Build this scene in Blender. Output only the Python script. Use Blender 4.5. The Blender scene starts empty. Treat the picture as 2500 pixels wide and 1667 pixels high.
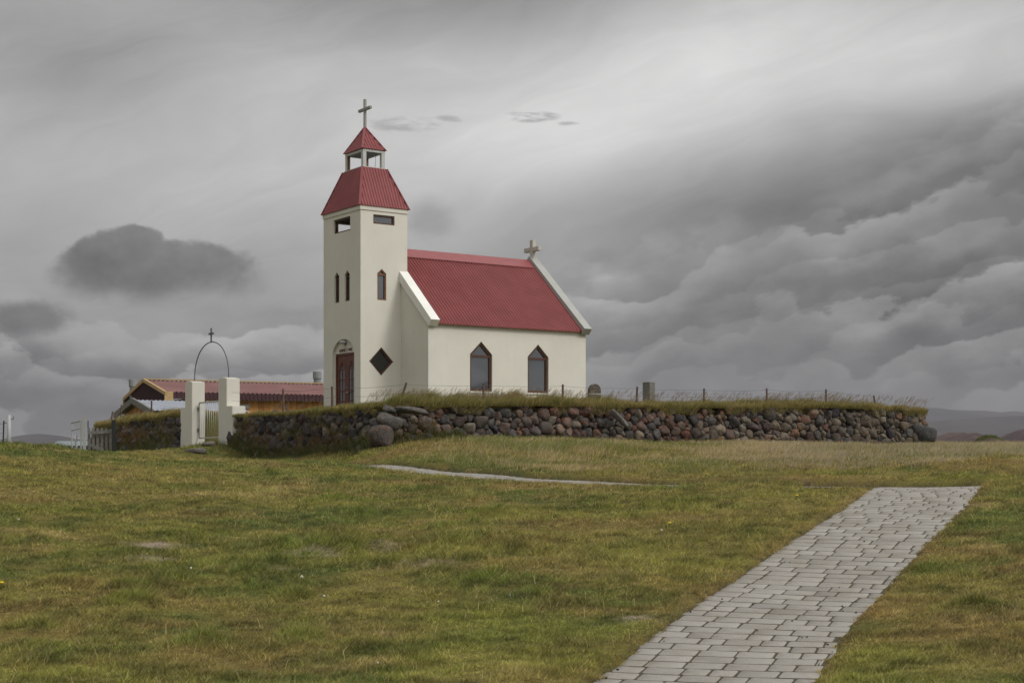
import bpy, bmesh, math, random
import numpy as np
from mathutils import Vector, Matrix
from mathutils.geometry import tessellate_polygon

random.seed(7); RNG = np.random.default_rng(11)
R = math.radians
SC = bpy.context.scene
COL = SC.collection

# ------------------------------------------------------------------ camera
F = 3689.0; HOR = 1117.0          # focal length and horizon in photo pixels (2500 wide)
cam = bpy.data.cameras.new("camera"); camo = bpy.data.objects.new("camera", cam); COL.objects.link(camo)
cam.sensor_width = 36; cam.lens = F/2500*36
cam.shift_y = (HOR-833.5)/2500
cam.clip_start = 0.1; cam.clip_end = 30000
camo.location = (0, 0, 0); camo.rotation_euler = (R(90), 0, 0)
SC.camera = camo
SC.view_settings.view_transform = 'Standard'; SC.view_settings.look = 'None'
SC.view_settings.exposure = 0.0; SC.view_settings.gamma = 1.0
SC.cycles.max_bounces = 6; SC.cycles.diffuse_bounces = 3; SC.cycles.volume_bounces = 0
SC.cycles.use_denoising = True

# ------------------------------------------------------------------ node helpers
class S:
    """a socket with arithmetic"""
    def __init__(s, nt, sock): s.nt = nt; s.k = sock
    def _m(s, op, *a, clamp=False):
        n = s.nt.nodes.new('ShaderNodeMath'); n.operation = op; n.use_clamp = clamp
        for i, v in enumerate((s,)+a):
            if isinstance(v, S): s.nt.links.new(v.k, n.inputs[i])
            else: n.inputs[i].default_value = v
        return S(s.nt, n.outputs[0])
    def __add__(s, o): return s._m('ADD', o)
    __radd__ = __add__
    def __sub__(s, o): return s._m('SUBTRACT', o)
    def __rsub__(s, o): return s._m('MULTIPLY_ADD', -1.0, o)
    def __mul__(s, o): return s._m('MULTIPLY', o)
    __rmul__ = __mul__
    def __truediv__(s, o): return s._m('DIVIDE', o)
    def pw(s, o): return s._m('POWER', o)
    def mx(s, o): return s._m('MAXIMUM', o)
    def mn(s, o): return s._m('MINIMUM', o)
    def absv(s): return s._m('ABSOLUTE')
    def exp(s): return s._m('EXPONENT')
def smooth(v, a, b, lo=0., hi=1.):
    n = v.nt.nodes.new('ShaderNodeMapRange'); n.interpolation_type = 'SMOOTHSTEP'
    n.inputs['From Min'].default_value = a; n.inputs['From Max'].default_value = b
    n.inputs['To Min'].default_value = lo; n.inputs['To Max'].default_value = hi
    v.nt.links.new(v.k, n.inputs['Value']); return S(v.nt, n.outputs['Result'])
def comb(nt, x, y, z):
    n = nt.nodes.new('ShaderNodeCombineXYZ')
    for i, v in enumerate((x, y, z)):
        if isinstance(v, S): nt.links.new(v.k, n.inputs[i])
        else: n.inputs[i].default_value = v
    return S(nt, n.outputs[0])
def noise(nt, vec, scale, detail=4, rough=.55, dist=0., out='Fac'):
    n = nt.nodes.new('ShaderNodeTexNoise'); n.inputs['Scale'].default_value = scale
    n.inputs['Detail'].default_value = detail; n.inputs['Roughness'].default_value = rough
    n.inputs['Distortion'].default_value = dist
    if vec is not None: nt.links.new(vec.k, n.inputs['Vector'])
    return S(nt, n.outputs[out])
def mix(nt, f, a, b):
    n = nt.nodes.new('ShaderNodeMix'); n.data_type = 'RGBA'
    for i, v in ((0, f), (6, a), (7, b)):
        if isinstance(v, S): nt.links.new(v.k, n.inputs[i])
        else: n.inputs[i].default_value = v if i == 0 else (*v[:3], 1)
    return S(nt, n.outputs[2])

# ------------------------------------------------------------------ world: overcast sky
SUN_EL, SUN_AZ = R(42), R(120)     # azimuth clockwise from +Y (the view direction): behind the camera, to the right
W = bpy.data.worlds.new("World"); SC.world = W; W.use_nodes = True
nt = W.node_tree; nt.nodes.clear()
tc = nt.nodes.new('ShaderNodeTexCoord')
sx = nt.nodes.new('ShaderNodeSeparateXYZ'); nt.links.new(tc.outputs['Generated'], sx.inputs[0])
dx, dy, dz = (S(nt, sx.outputs[i]) for i in range(3))
AZ = dx._m('ARCTAN2', dy)
EL = (dz / ((dx*dx + dy*dy).mx(1e-5)).pw(.5)).mx(-.02).mn(1.5)
# luminance of the cloud cover by direction: azimuth -20..20 deg in 13 columns, elevation 17..0 deg in 10 rows
T = np.array([
 [.60,.60,.57,.56,.54,.55,.56,.60,.65,.70,.70,.68,.66],
 [.58,.56,.58,.63,.67,.66,.66,.72,.77,.76,.75,.74,.71],
 [.60,.58,.62,.67,.69,.71,.76,.79,.78,.74,.73,.70,.66],
 [.64,.64,.65,.68,.70,.74,.78,.75,.67,.62,.56,.50,.46],
 [.63,.65,.66,.66,.66,.68,.66,.60,.51,.46,.46,.45,.44],
 [.62,.62,.61,.61,.62,.62,.58,.53,.50,.49,.48,.47,.47],
 [.60,.59,.58,.57,.58,.57,.55,.56,.50,.46,.46,.44,.45],
 [.50,.53,.57,.57,.55,.54,.54,.51,.48,.47,.47,.46,.44],
 [.45,.44,.44,.46,.50,.52,.52,.50,.50,.49,.48,.48,.48],
 [.44,.43,.42,.43,.47,.50,.50,.49,.47,.46,.49,.51,.52]])
uu, ss, vv = np.linalg.svd(T, full_matrices=False)
def ramp(fac, vals):
    n = nt.nodes.new('ShaderNodeValToRGB'); n.color_ramp.interpolation = 'CARDINAL'
    el = n.color_ramp.elements; m = len(vals)
    while len(el) < m: el.new(.5)
    for i in range(m):
        el[i].position = i/(m-1); c = float(vals[i]*.5+.5); el[i].color = (c, c, c, 1)
    nt.links.new(fac.k, n.inputs[0]); return S(nt, n.outputs[0])*2.0 - 1.0
fu = (AZ*(3470/2352) + .5)._m('ADD', 0., clamp=True)
fv = (1.0 - EL*(3470/1051.))._m('ADD', 0., clamp=True)
base = None
for k in range(5):
    t = ramp(fu, vv[k])*ramp(fv, uu[:, k])*float(ss[k])
    base = t if base is None else base + t
# streak frame: direction rising to the right
def frame(deg):
    c, n = math.cos(R(deg)), math.sin(R(deg)); return AZ*c + EL*n, EL*c - AZ*n
def sq(v): return v*v
P1, Q1 = frame(17)
wv = noise(nt, comb(nt, P1*3., Q1*7., 0.), 1.6, 3) - .5
fib = noise(nt, comb(nt, P1*3.2, Q1*17. + wv*2.2, 3.1), 1.7, 6, .62) - .5
soft = noise(nt, comb(nt, P1*5.0 + wv, Q1*9. + wv, 7.7), 1.5, 5, .5) - .5
puff = noise(nt, comb(nt, AZ*15., EL*22., 4.2), 1.3, 7, .55) - .5
big = noise(nt, comb(nt, AZ*6., EL*11., 9.2), 1.2, 4, .5) - .5
def bank(deg, k, seed, wob, fine):
    """rows of stratocumulus: bright ragged crest, fading downwards"""
    p, q = frame(deg)
    t = q*k + (noise(nt, comb(nt, p*7., q*9., seed), 1.1, 3, .5) - .5)*wob + (noise(nt, comb(nt, p*22., q*38., seed + 3.), 1.1, 7, .58) - .5)*fine + 10.
    f = t._m('FRACT')
    crest = smooth(f, .10, .90)*smooth(f, 1.0, .90)
    amp = noise(nt, comb(nt, p*8., q*14., seed + 7.), 1.1, 3, .5)
    return (crest - .42)*smooth(amp, .30, .62, .25, 1.0)
line = (AZ*.34 + .100 + puff*.05) - EL           # below the front of the cumulus bank on the right
mR = smooth(line, -.03, .03)*smooth(AZ, -.03, .07)
mL = smooth(EL, .118, .06)*smooth(AZ, .02, -.09)
bR = bank(12, 21., 1.3, 2.8, 1.0); bL = bank(-6, 25., 6.1, 3.2, 1.1); bR2 = bank(11, 36., 17.3, 3.6, 1.5); bL2 = bank(8, 40., 21.1, 3.6, 1.5)
mC = (mR + mL).mn(1.)
val = base + fib*(1.0 - mC)*.13 + soft*.085 + mR*smooth(EL, .015, .07, .35, 1.)*(bR*.13 + bR2*.045 + fib*.08 + puff*.17 + big*.07) + mL*(bL*.145 + bL2*.05 + puff*.20 + big*.07)
edge = smooth(line, -.010, .006)*smooth(line, .05, .002)*mR
val = val + edge*.055
# dark ragged clouds hanging low on the left
en = noise(nt, comb(nt, AZ*24., EL*30., 2.), 1., 8, .62) - .5
def blob(cx, cy, rx, ry, to, amt, soft_=.8, rag=1.5):
    global val
    a0 = (cx-1176)/3470; e0 = (1051-cy)/3470
    r = (sq((AZ - a0)*(3470/rx)) + sq((EL - e0)*(3470/ry))).pw(.5)
    m = smooth(r + en*rag, 1.0+soft_*.5, 1.0-soft_*.5)*amt
    tv = en*.14 + puff*.10 + to
    val = val + m*(tv - val)
blob(310, 765, 170, 44, .60, .6, 1.0)
def rr_(cx, cy, rx, ry): return (sq((AZ - (cx-1176)/3470)*(3470/rx)) + sq((EL - (1051-cy)/3470)*(3470/ry))).pw(.5)
en2 = noise(nt, comb(nt, AZ*17., EL*20., 12.), 1., 7, .55) - .5
dr = rr_(262, 622, 96, 72).mn(rr_(330, 588, 62, 56)).mn(rr_(455, 626, 145, 62)).mn(rr_(380, 650, 170, 48))
dvv = (dr + en2*1.6 + en*.8 - 1.0)/(smooth(EL, .135, .112)*.42 + .14)
dm = smooth(dvv, .8, -.8)*.92
val = val + dm*((puff*.26 + en*.12 + smooth(dr, 0., 1.1)*.05 + .385) - val)
blob(95, 742, 88, 34, .41, .85, .9)
blob(-10, 655, 25, 26, .44, .7)
wsp = noise(nt, comb(nt, AZ*38. + EL*14., EL*150. , 6.), 1., 5, .6)
def wisp(cx, cy, rx, ry, to, amt):
    global val
    r = sq((AZ - (cx-1176)/3470)*(3470/rx)) + sq((EL - (1051-cy)/3470)*(3470/ry))
    val = val + smooth(r, 1.6, .1)*smooth(wsp - r*.10, .36, .58)*amt*(to - val)
wisp(1222, 268, 62, 14, .52, .7); wisp(930, 288, 80, 22, .58, .7); wisp(1035, 274, 40, 9, .58, .6); wisp(1305, 287, 28, 7, .58, .6)
blob(985, 505, 45, 40, .45, .32, 1.4, 2.)
# brighter towards the hidden sun (behind the camera) and overhead
sd_ = Vector((math.sin(SUN_AZ)*math.cos(SUN_EL), math.cos(SUN_AZ)*math.cos(SUN_EL), math.sin(SUN_EL)))
dot = dx*sd_.x + dy*sd_.y + dz*sd_.z
val = val + smooth(dot, .1, 1.0)*.28 + smooth(dz, .35, .9)*.16
val = (val - .50)*1.22 + .535
lum = val.mx(.12).pw(2.2)
cloud = comb(nt, lum*1.0, lum*.995, lum*.985)
sky = nt.nodes.new('ShaderNodeTexSky'); sky.sky_type = 'NISHITA'; sky.sun_disc = False
sky.sun_elevation = SUN_EL; sky.sun_rotation = SUN_AZ; sky.dust_density = 3
bg1 = nt.nodes.new('ShaderNodeBackground'); nt.links.new(sky.outputs[0], bg1.inputs[0]); bg1.inputs[1].default_value = .05
bg2 = nt.nodes.new('ShaderNodeBackground'); nt.links.new(cloud.k, bg2.inputs[0]); bg2.inputs[1].default_value = 1.0
ms = nt.nodes.new('ShaderNodeMixShader'); ms.inputs[0].default_value = .99
nt.links.new(bg1.outputs[0], ms.inputs[1]); nt.links.new(bg2.outputs[0], ms.inputs[2])
wo = nt.nodes.new('ShaderNodeOutputWorld'); nt.links.new(ms.outputs[0], wo.inputs[0])
W.cycles.sampling_method = 'MANUAL'; W.cycles.sample_map_resolution = 512

sun = bpy.data.lights.new("sun", 'SUN'); suno = bpy.data.objects.new("sun", sun); COL.objects.link(suno)
sun.energy = 1.5; sun.angle = R(17); sun.color = (1.0, .965, .90)
suno.rotation_euler = (sd_.to_track_quat('Z', 'Y')).to_euler()

# ------------------------------------------------------------------ object helpers
def tag(o, label=None, cat=None, group=None, kind=None):
    if label: o['label'] = label
    if cat: o['category'] = cat
    if group: o['group'] = group
    if kind: o['kind'] = kind
    return o
def empty(name, loc, rz=0, **k):
    o = bpy.data.objects.new(name, None); COL.objects.link(o); o.location = loc; o.rotation_euler = (0, 0, rz)
    o.empty_display_size = .3
    return tag(o, **k)
def link(name, me, parent=None, **k):
    o = bpy.data.objects.new(name, me); COL.objects.link(o)
    if parent: o.parent = parent
    return tag(o, **k)
def npmesh(name, verts, faces, mat, parent=None, cols=None, smooth_=False, extra=None, **k):
    verts = np.asarray(verts, np.float32); faces = np.asarray(faces, np.int32)
    me = bpy.data.meshes.new(name); nf, nv = faces.shape
    me.vertices.add(len(verts)); me.vertices.foreach_set('co', verts.ravel())
    me.loops.add(nf*nv); me.loops.foreach_set('vertex_index', faces.ravel())
    me.polygons.add(nf); me.polygons.foreach_set('loop_start', np.arange(0, nf*nv, nv, dtype=np.int32))
    me.polygons.foreach_set('loop_total', np.full(nf, nv, np.int32))
    if smooth_: me.polygons.foreach_set('use_smooth', np.ones(nf, bool))
    if cols is not None:
        for nm, c in ({'Col': cols} | (extra or {})).items():
            at = me.color_attributes.new(nm, 'FLOAT_COLOR', 'POINT')
            c4 = np.ones((len(verts), 4), np.float32); c4[:, :3] = c; at.data.foreach_set('color', c4.ravel())
    me.update(calc_edges=True); me.materials.append(mat)
    return link(name, me, parent, **k)
class MB:
    """collects faces for ONE mesh"""
    def __init__(s): s.v = []; s.f = []
    def add(s, vs, fs):
        n = len(s.v); s.v += [tuple(v) for v in vs]; s.f += [tuple(i+n for i in f) for f in fs]; return s
    def box(s, x0, x1, y0, y1, z0, z1):
        return s.add([(x0,y0,z0),(x1,y0,z0),(x1,y1,z0),(x0,y1,z0),(x0,y0,z1),(x1,y0,z1),(x1,y1,z1),(x0,y1,z1)],
                     [(0,3,2,1),(4,5,6,7),(0,1,5,4),(1,2,6,5),(2,3,7,6),(3,0,4,7)])
    def bar(s, p, q, w, h=None, up=(0, 0, 1)):
        p = Vector(p); q = Vector(q); h = h or w; d = (q-p).normalized(); up = Vector(up)
        if abs(d.dot(up)) > .98: up = Vector((1, 0, 0))
        a = d.cross(up).normalized()*w/2; b = a.cross(d).normalized()*h/2
        vs = [e+i*a+j*b for e in (p, q) for i, j in ((-1,-1),(1,-1),(1,1),(-1,1))]
        return s.add(vs, [(0,3,2,1),(4,5,6,7),(0,1,5,4),(1,2,6,5),(2,3,7,6),(3,0,4,7)])
    def tube(s, pts, r, n=8, r2=None):
        pts = [Vector(p) for p in pts]; m = len(pts); base = len(s.v)
        prev = None
        for i, p in enumerate(pts):
            t = (pts[min(i+1, m-1)]-pts[max(i-1, 0)]).normalized()
            a = prev if prev else (Vector((0,0,1)) if abs(t.z) < .9 else Vector((1,0,0)))
            x = t.cross(a).normalized(); y = x.cross(t).normalized(); prev = y
            rr = r if r2 is None else r+(r2-r)*i/(m-1)
            for k in range(n):
                an = 2*math.pi*k/n; s.v.append(tuple(p+x*math.cos(an)*rr+y*math.sin(an)*rr))
        for i in range(m-1):
            for k in range(n):
                a = base+i*n+k; b = base+i*n+(k+1) % n; s.f.append((a, b, b+n, a+n))
        s.f.append(tuple(base+k for k in range(n))[::-1]); s.f.append(tuple(base+(m-1)*n+k for k in range(n)))
        return s
    def lathe(s, prof, c=(0,0,0), n=16):
        b = len(s.v)
        for r, z in prof:
            for k in range(n):
                an = 2*math.pi*k/n; s.v.append((c[0]+r*math.cos(an), c[1]+r*math.sin(an), c[2]+z))
        for i in range(len(prof)-1):
            for k in range(n):
                p = b+i*n+k; q = b+i*n+(k+1) % n; s.f.append((p, q, q+n, p+n))
        s.f.append(tuple(b+k for k in range(n))[::-1]); s.f.append(tuple(b+(len(prof)-1)*n+k for k in range(n)))
        return s
    def prism(s, poly, fr, d0, d1, holes=()):
        """2D polygon (with holes) in frame fr=(O,X,Z,N); from offset d0 (outer) to d1 along N"""
        O, X, Z, N = (Vector(a) for a in fr); loops = [list(poly)]+[list(h) for h in holes]
        flat = [p for l in loops for p in l]; tri = tessellate_polygon([[Vector((p[0], p[1], 0)) for p in l] for l in loops])
        P = lambda p, d: O+X*p[0]+Z*p[1]+N*d
        n = len(flat); vs = [P(p, d0) for p in flat]+[P(p, d1) for p in flat]; fs = []
        for t in tri:
            a, b, c = (Vector(flat[i]) for i in t)
            if (b-a).cross(c-a) < 0: t = t[::-1]
            fs.append(tuple(t)); fs.append(tuple(i+n for i in t)[::-1])
        k = 0
        for l in loops:
            m = len(l)
            for i in range(m): a = k+i; b = k+(i+1) % m; fs.append((a, a+n, b+n, b))
            k += m
        return s.add(vs, fs)
    def build(s, name, mat, parent=None, bevel=0, sm=False, **k):
        me = bpy.data.meshes.new(name); me.from_pydata(s.v, [], s.f); me.materials.append(mat)
        bm = bmesh.new(); bm.from_mesh(me); bmesh.ops.recalc_face_normals(bm, faces=bm.faces)
        if bevel: bmesh.ops.bevel(bm, geom=[e for e in bm.edges if len(e.link_faces) == 2 and e.calc_face_angle(0) > .5], offset=bevel, segments=2, affect='EDGES', clamp_overlap=True)
        bm.to_mesh(me); bm.free()
        if sm:
            for p in me.polygons: p.use_smooth = True
        return link(name, me, parent, **k)
def inset(poly, w):
    m = len(poly); out = []
    ar = sum(poly[i][0]*poly[(i+1) % m][1]-poly[(i+1) % m][0]*poly[i][1] for i in range(m)); sg = 1 if ar > 0 else -1
    for i in range(m):
        p0, p1, p2 = (Vector(poly[(i+j) % m]) for j in (-1, 0, 1))
        e1 = (p1-p0).normalized(); e2 = (p2-p1).normalized()
        n1 = Vector((-e1.y, e1.x))*sg; n2 = Vector((-e2.y, e2.x))*sg
        b = (n1+n2).normalized(); out.append(tuple(p1+b*(w/max(.2, b.dot(n1)))))
    return out
# ------------------------------------------------------------------ materials
def mat(name, col, rough=.7, spec=.3, metal=0., var=0., vscale=4., bump=0., bscale=30., attr=None, build=None, ior=None):
    m = bpy.data.materials.new(name); m.use_nodes = True; n = m.node_tree
    b = n.nodes['Principled BSDF']; b.inputs['Roughness'].default_value = rough; b.inputs['Metallic'].default_value = metal
    b.inputs['Specular IOR Level'].default_value = spec
    if ior: b.inputs['IOR'].default_value = ior
    t = n.nodes.new('ShaderNodeTexCoord'); v = S(n, t.outputs['Object'])
    c = None
    if attr:
        a = n.nodes.new('ShaderNodeAttribute'); a.attribute_name = attr; c = S(n, a.outputs['Color'])
    if var:
        f = noise(n, v, vscale, 5, .65)
        lo = [x*(1-var) for x in col]; hi = [min(1, x*(1+var)) for x in col]
        mm = mix(n, smooth(f, .3, .7), lo, hi)
        c = mm
    if build: c = build(n, v, b, c)
    if c is None: b.inputs['Base Color'].default_value = (*col, 1)
    else: n.links.new(c.k, b.inputs['Base Color'])
    if bump:
        bn = n.nodes.new('ShaderNodeBump'); bn.inputs['Strength'].default_value = 1.; bn.inputs['Distance'].default_value = bump
        n.links.new(noise(n, v, bscale, 6, .6).k, bn.inputs['Height']); n.links.new(bn.outputs[0], b.inputs['Normal'])
    return m
def wall_mix(n, v, b, c):
    # faint vertical weather streaks and blotches
    sp = n.nodes.new('ShaderNodeSeparateXYZ'); n.links.new(v.k, sp.inputs[0])
    st = noise(n, comb(n, S(n, sp.outputs[0])*7., S(n, sp.outputs[1])*7., S(n, sp.outputs[2])*.6), 1., 5, .6)
    bl = noise(n, v, .9, 5, .6)
    f = smooth(st*.25+bl*.75, .32, .68)
    return mix(n, f, (.590, .570, .505), (.640, .620, .555))
M = {}
M['wall'] = mat('cream_render', (.68,.65,.55), .85, .2, build=wall_mix, bump=.004, bscale=22)
M['trimw'] = mat('white_coping', (.70,.695,.65), .7, .3, var=.04, vscale=2, bump=.002, bscale=30)
def roof_mix(n, v, b, c):
    f = noise(n, v, 1.6, 6, .6); g = noise(n, v, 14, 4, .7)
    c1 = mix(n, smooth(f, .35, .7), (.190,.035,.035), (.230,.048,.048))
    return mix(n, smooth(g, .60, .75)*.25, c1, (.17,.045,.045))
M['red'] = mat('red_corrugated_metal', (.3,.06,.06), .42, .45, build=roof_mix)
M['redcap'] = mat('faded_red_flashing', (.235,.060,.062), .5, .4, var=.08, vscale=3)
M['brown'] = mat('brown_stained_wood', (.075,.028,.016), .5, .4, var=.35, vscale=25)
M['amber'] = mat('amber_varnished_wood', (.16,.065,.025), .5, .4, var=.3, vscale=25)
M['door'] = mat('red_brown_door_wood', (.105,.028,.016), .45, .4, var=.3, vscale=18)
M['glass'] = mat('dark_window_glass', (.050,.056,.064), .03, .5, ior=2.25)
M['glassd'] = mat('dim_window_glass', (.015,.014,.015), .05, .6, ior=1.6)
M['glassp'] = mat('pale_door_glass', (.06,.065,.075), .06, 1., ior=1.8)
M['trimg'] = mat('grey_coping', (.33,.335,.315), .75, .3, var=.06, vscale=2)  # rear gable coping, a darker grey than the front one
M['concrete'] = mat('grey_painted_concrete', (.46,.475,.46), .8, .2, var=.07, vscale=3)
M['greycross'] = mat('grey_cross_paint', (.25,.25,.235), .6, .4, var=.06, vscale=4)
M['stonecross'] = mat('weathered_stone_cross', (.46,.45,.40), .85, .2, var=.07, vscale=4)
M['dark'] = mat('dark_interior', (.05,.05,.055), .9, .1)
M['soffit'] = mat('blue_grey_ceiling', (.17,.175,.20), .8, .2)
M['metal'] = mat('galvanised_metal', (.42,.42,.40), .45, .5, metal=.4, var=.1, vscale=20)
M['darkmetal'] = mat('dark_iron', (.10,.10,.10), .55, .5, metal=.3, var=.2, vscale=20)
M['wpaint'] = mat('white_metal_paint', (.33,.34,.335), .5, .4, var=.06, vscale=12)
M['postwood'] = mat('old_reddish_post_wood', (.12,.078,.066), .85, .2, var=.35, vscale=22, bump=.004, bscale=60)
M['greywood'] = mat('weathered_grey_wood', (.17,.165,.15), .85, .2, var=.25, vscale=16, bump=.003, bscale=50)
M['darkwood'] = mat('dark_tarred_wood', (.03,.033,.03), .8, .2, var=.2, vscale=16)
M['zinc'] = mat('dull_zinc', (.20,.215,.22), .6, .4, var=.15, vscale=3)
M['wire'] = mat('fence_wire', (.10,.10,.10), .5, .5, metal=.5)
def plank(n, v, b, c):
    sp = n.nodes.new('ShaderNodeSeparateXYZ'); n.links.new(v.k, sp.inputs[0])
    x = (S(n, sp.outputs[0])+S(n, sp.outputs[1]))*(1/.28)
    cell = x._m('FLOOR'); w = n.nodes.new('ShaderNodeTexWhiteNoise'); w.noise_dimensions = '1D'; n.links.new(cell.k, w.inputs['W'])
    fr = x._m('FRACT'); gap = smooth(fr, .10, .0)
    g = noise(n, comb(n, S(n, sp.outputs[0])*20, S(n, sp.outputs[1])*20, S(n, sp.outputs[2])*2), 1., 4)
    c1 = mix(n, S(n, w.outputs[0]), (.36,.165,.045), (.56,.29,.09))
    c2 = mix(n, smooth(g, .35, .75)*.5, c1, (.16,.07,.02))
    return mix(n, gap, c2, (.05,.02,.01))
M['plank'] = mat('orange_oiled_planks', (.3,.15,.05), .7, .3, build=plank)
M['maroon'] = mat('maroon_cladding', (.052,.020,.024), .55, .3, var=.12, vscale=6)
M['barnroof'] = mat('faded_barn_roof', (.185,.085,.075), .6, .3, var=.15, vscale=.5)
M['yellow'] = mat('yellow_trim', (.40,.275,.125), .6, .3, var=.1, vscale=5)
M['greyroof'] = mat('grey_corrugated_roof', (.27,.29,.33), .5, .4, var=.12, vscale=2)
M['rail'] = mat('grey_white_boards', (.30,.30,.28), .8, .2, var=.2, vscale=6)
M['carp'] = mat('pale_blue_car_paint', (.45,.52,.56), .3, .6)
M['tyre'] = mat('black_rubber', (.02,.02,.02), .8, .2)
M['cap'] = mat('white_mushroom_skin', (.6,.58,.54), .6, .3)
M['yflower'] = mat('yellow_petals', (.75,.55,.02), .6, .2)
M['pellet'] = mat('dark_dropping', (.022,.019,.016), .7, .3)  # for the sheep droppings on the path
M['leaf'] = mat('broad_leaf_green', (.05,.12,.02), .6, .3)
def grassmat(name, tl=.35):
    m = bpy.data.materials.new(name); m.use_nodes = True; n = m.node_tree; n.nodes.clear()
    a = n.nodes.new('ShaderNodeAttribute'); a.attribute_name = 'Col'
    d = n.nodes.new('ShaderNodeBsdfDiffuse'); t = n.nodes.new('ShaderNodeBsdfTranslucent'); x = n.nodes.new('ShaderNodeMixShader')
    g = n.nodes.new('ShaderNodeBsdfGlossy'); g.inputs['Roughness'].default_value = .5; g.inputs[0].default_value = (.5,.5,.5,1)
    y = n.nodes.new('ShaderNodeMixShader'); y.inputs[0].default_value = .035
    x.inputs[0].default_value = tl; o = n.nodes.new('ShaderNodeOutputMaterial')
    n.links.new(a.outputs[0], d.inputs[0]); n.links.new(a.outputs[0], t.inputs[0])
    n.links.new(d.outputs[0], x.inputs[1]); n.links.new(t.outputs[0], x.inputs[2])
    n.links.new(x.outputs[0], y.inputs[1]); n.links.new(g.outputs[0], y.inputs[2]); n.links.new(y.outputs[0], o.inputs[0])
    return m
M['grass'] = grassmat('grass_blades')
def ground_mix(n, v, b, c):
    f = noise(n, v, 26., 6, .75); g = noise(n, v, 90., 3, .7)
    k = mix(n, smooth(f*.6+g*.4, .36, .64), (.45,.42,.38), (1.25,1.22,1.2))
    mm = n.nodes.new('ShaderNodeMix'); mm.data_type = 'RGBA'; mm.blend_type = 'MULTIPLY'; mm.inputs[0].default_value = 1.
    n.links.new(c.k, mm.inputs[6]); n.links.new(k.k, mm.inputs[7]); return S(n, mm.outputs[2])
M['ground'] = mat('turf_ground', (.1,.1,.05), .95, .1, attr='Col', build=ground_mix, bump=.02, bscale=25)
def stone_mix(n, v, b, c):
    a = n.nodes.new('ShaderNodeAttribute'); a.attribute_name = 'Lichen'; sp = n.nodes.new('ShaderNodeSeparateColor'); n.links.new(a.outputs[0], sp.inputs[0])
    L = S(n, sp.outputs[0]); lf = noise(n, v, 20., 6, .65)
    f = noise(n, v, 9., 7, .7); g = noise(n, v, 38., 5, .7); h = noise(n, v, 13., 6, .75)
    k = mix(n, smooth(g*.5+f*.5, .33, .68), (.5,.5,.5), (1.5,1.45,1.4))
    mm = n.nodes.new('ShaderNodeMix'); mm.data_type = 'RGBA'; mm.blend_type = 'MULTIPLY'; mm.inputs[0].default_value = 1.
    n.links.new(c.k, mm.inputs[6]); n.links.new(k.k, mm.inputs[7])
    c1 = mix(n, smooth(lf + L*.10, .58, .66)*.62, S(n, mm.outputs[2]), (.25,.080,.030))
    return mix(n, smooth(h, .60, .74)*.35, c1, (.17,.165,.145))
M['stone'] = mat('lichen_basalt', (.1,.1,.1), .9, .2, attr='Col', build=stone_mix, bump=.032, bscale=16)
def paver_mix(n, v, b, c):
    g = noise(n, v, 120., 4, .8); f = noise(n, v, 2.2, 6, .65)
    k = mix(n, smooth(g, .35, .65), (.78,.78,.78), (1.2,1.2,1.2))
    k2 = mix(n, smooth(f, .4, .72), (1.,1.,1.), (.80,.77,.72))
    o = c
    for kk in (k, k2):
        mm = n.nodes.new('ShaderNodeMix'); mm.data_type = 'RGBA'; mm.blend_type = 'MULTIPLY'; mm.inputs[0].default_value = 1.
        n.links.new(o.k, mm.inputs[6]); n.links.new(kk.k, mm.inputs[7]); o = S(n, mm.outputs[2])
    return o
M['paver'] = mat('grey_concrete_pavers', (.3,.3,.3), .9, .2, attr='Col', build=paver_mix, bump=.003, bscale=120)
M['soil'] = mat('dark_joint_soil', (.075,.062,.044), .95, .1, var=.4, vscale=30)
def hillmat(name, lo, hi, sc):
    def bl(n, v, b, c): return mix(n, smooth(noise(n, v, sc, 8, .65), .35, .65), lo, hi)
    return mat(name, lo, .95, .1, build=bl)
M['hill'] = hillmat('dark_heath', (.035,.033,.036), (.075,.066,.062), .004)
M['hillb'] = hillmat('red_brown_scoria', (.040,.024,.022), (.085,.050,.038), .02)

# ------------------------------------------------------------------ numpy noise + terrain
def hsh(i, j, s):
    n = (i.astype(np.int64)*374761393 + j.astype(np.int64)*668265263 + s*1442695041) & 0x7fffffff
    n = ((n ^ (n >> 13))*1274126177) & 0x7fffffff
    return ((n ^ (n >> 16)) & 0xffff)/65535.
def vn(x, y, s=0):
    i = np.floor(x); j = np.floor(y); fx = x-i; fy = y-j; fx = fx*fx*(3-2*fx); fy = fy*fy*(3-2*fy)
    i = i.astype(np.int64); j = j.astype(np.int64)
    a, b, c, d = hsh(i, j, s), hsh(i+1, j, s), hsh(i, j+1, s), hsh(i+1, j+1, s)
    return (a*(1-fx)+b*fx)*(1-fy)+(c*(1-fx)+d*fx)*fy
def fbm(x, y, s=0, o=4):
    t = 0; a = .5; n = 0
    for k in range(o):
        t = t+a*vn(x*2**k+13.7*k, y*2**k+7.3*k, s+k); n += a; a *= .5
    return t/n
def sst(x, a, b): t = np.clip((x-a)/(b-a), 0, 1); return t*t*(3-2*t)

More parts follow.
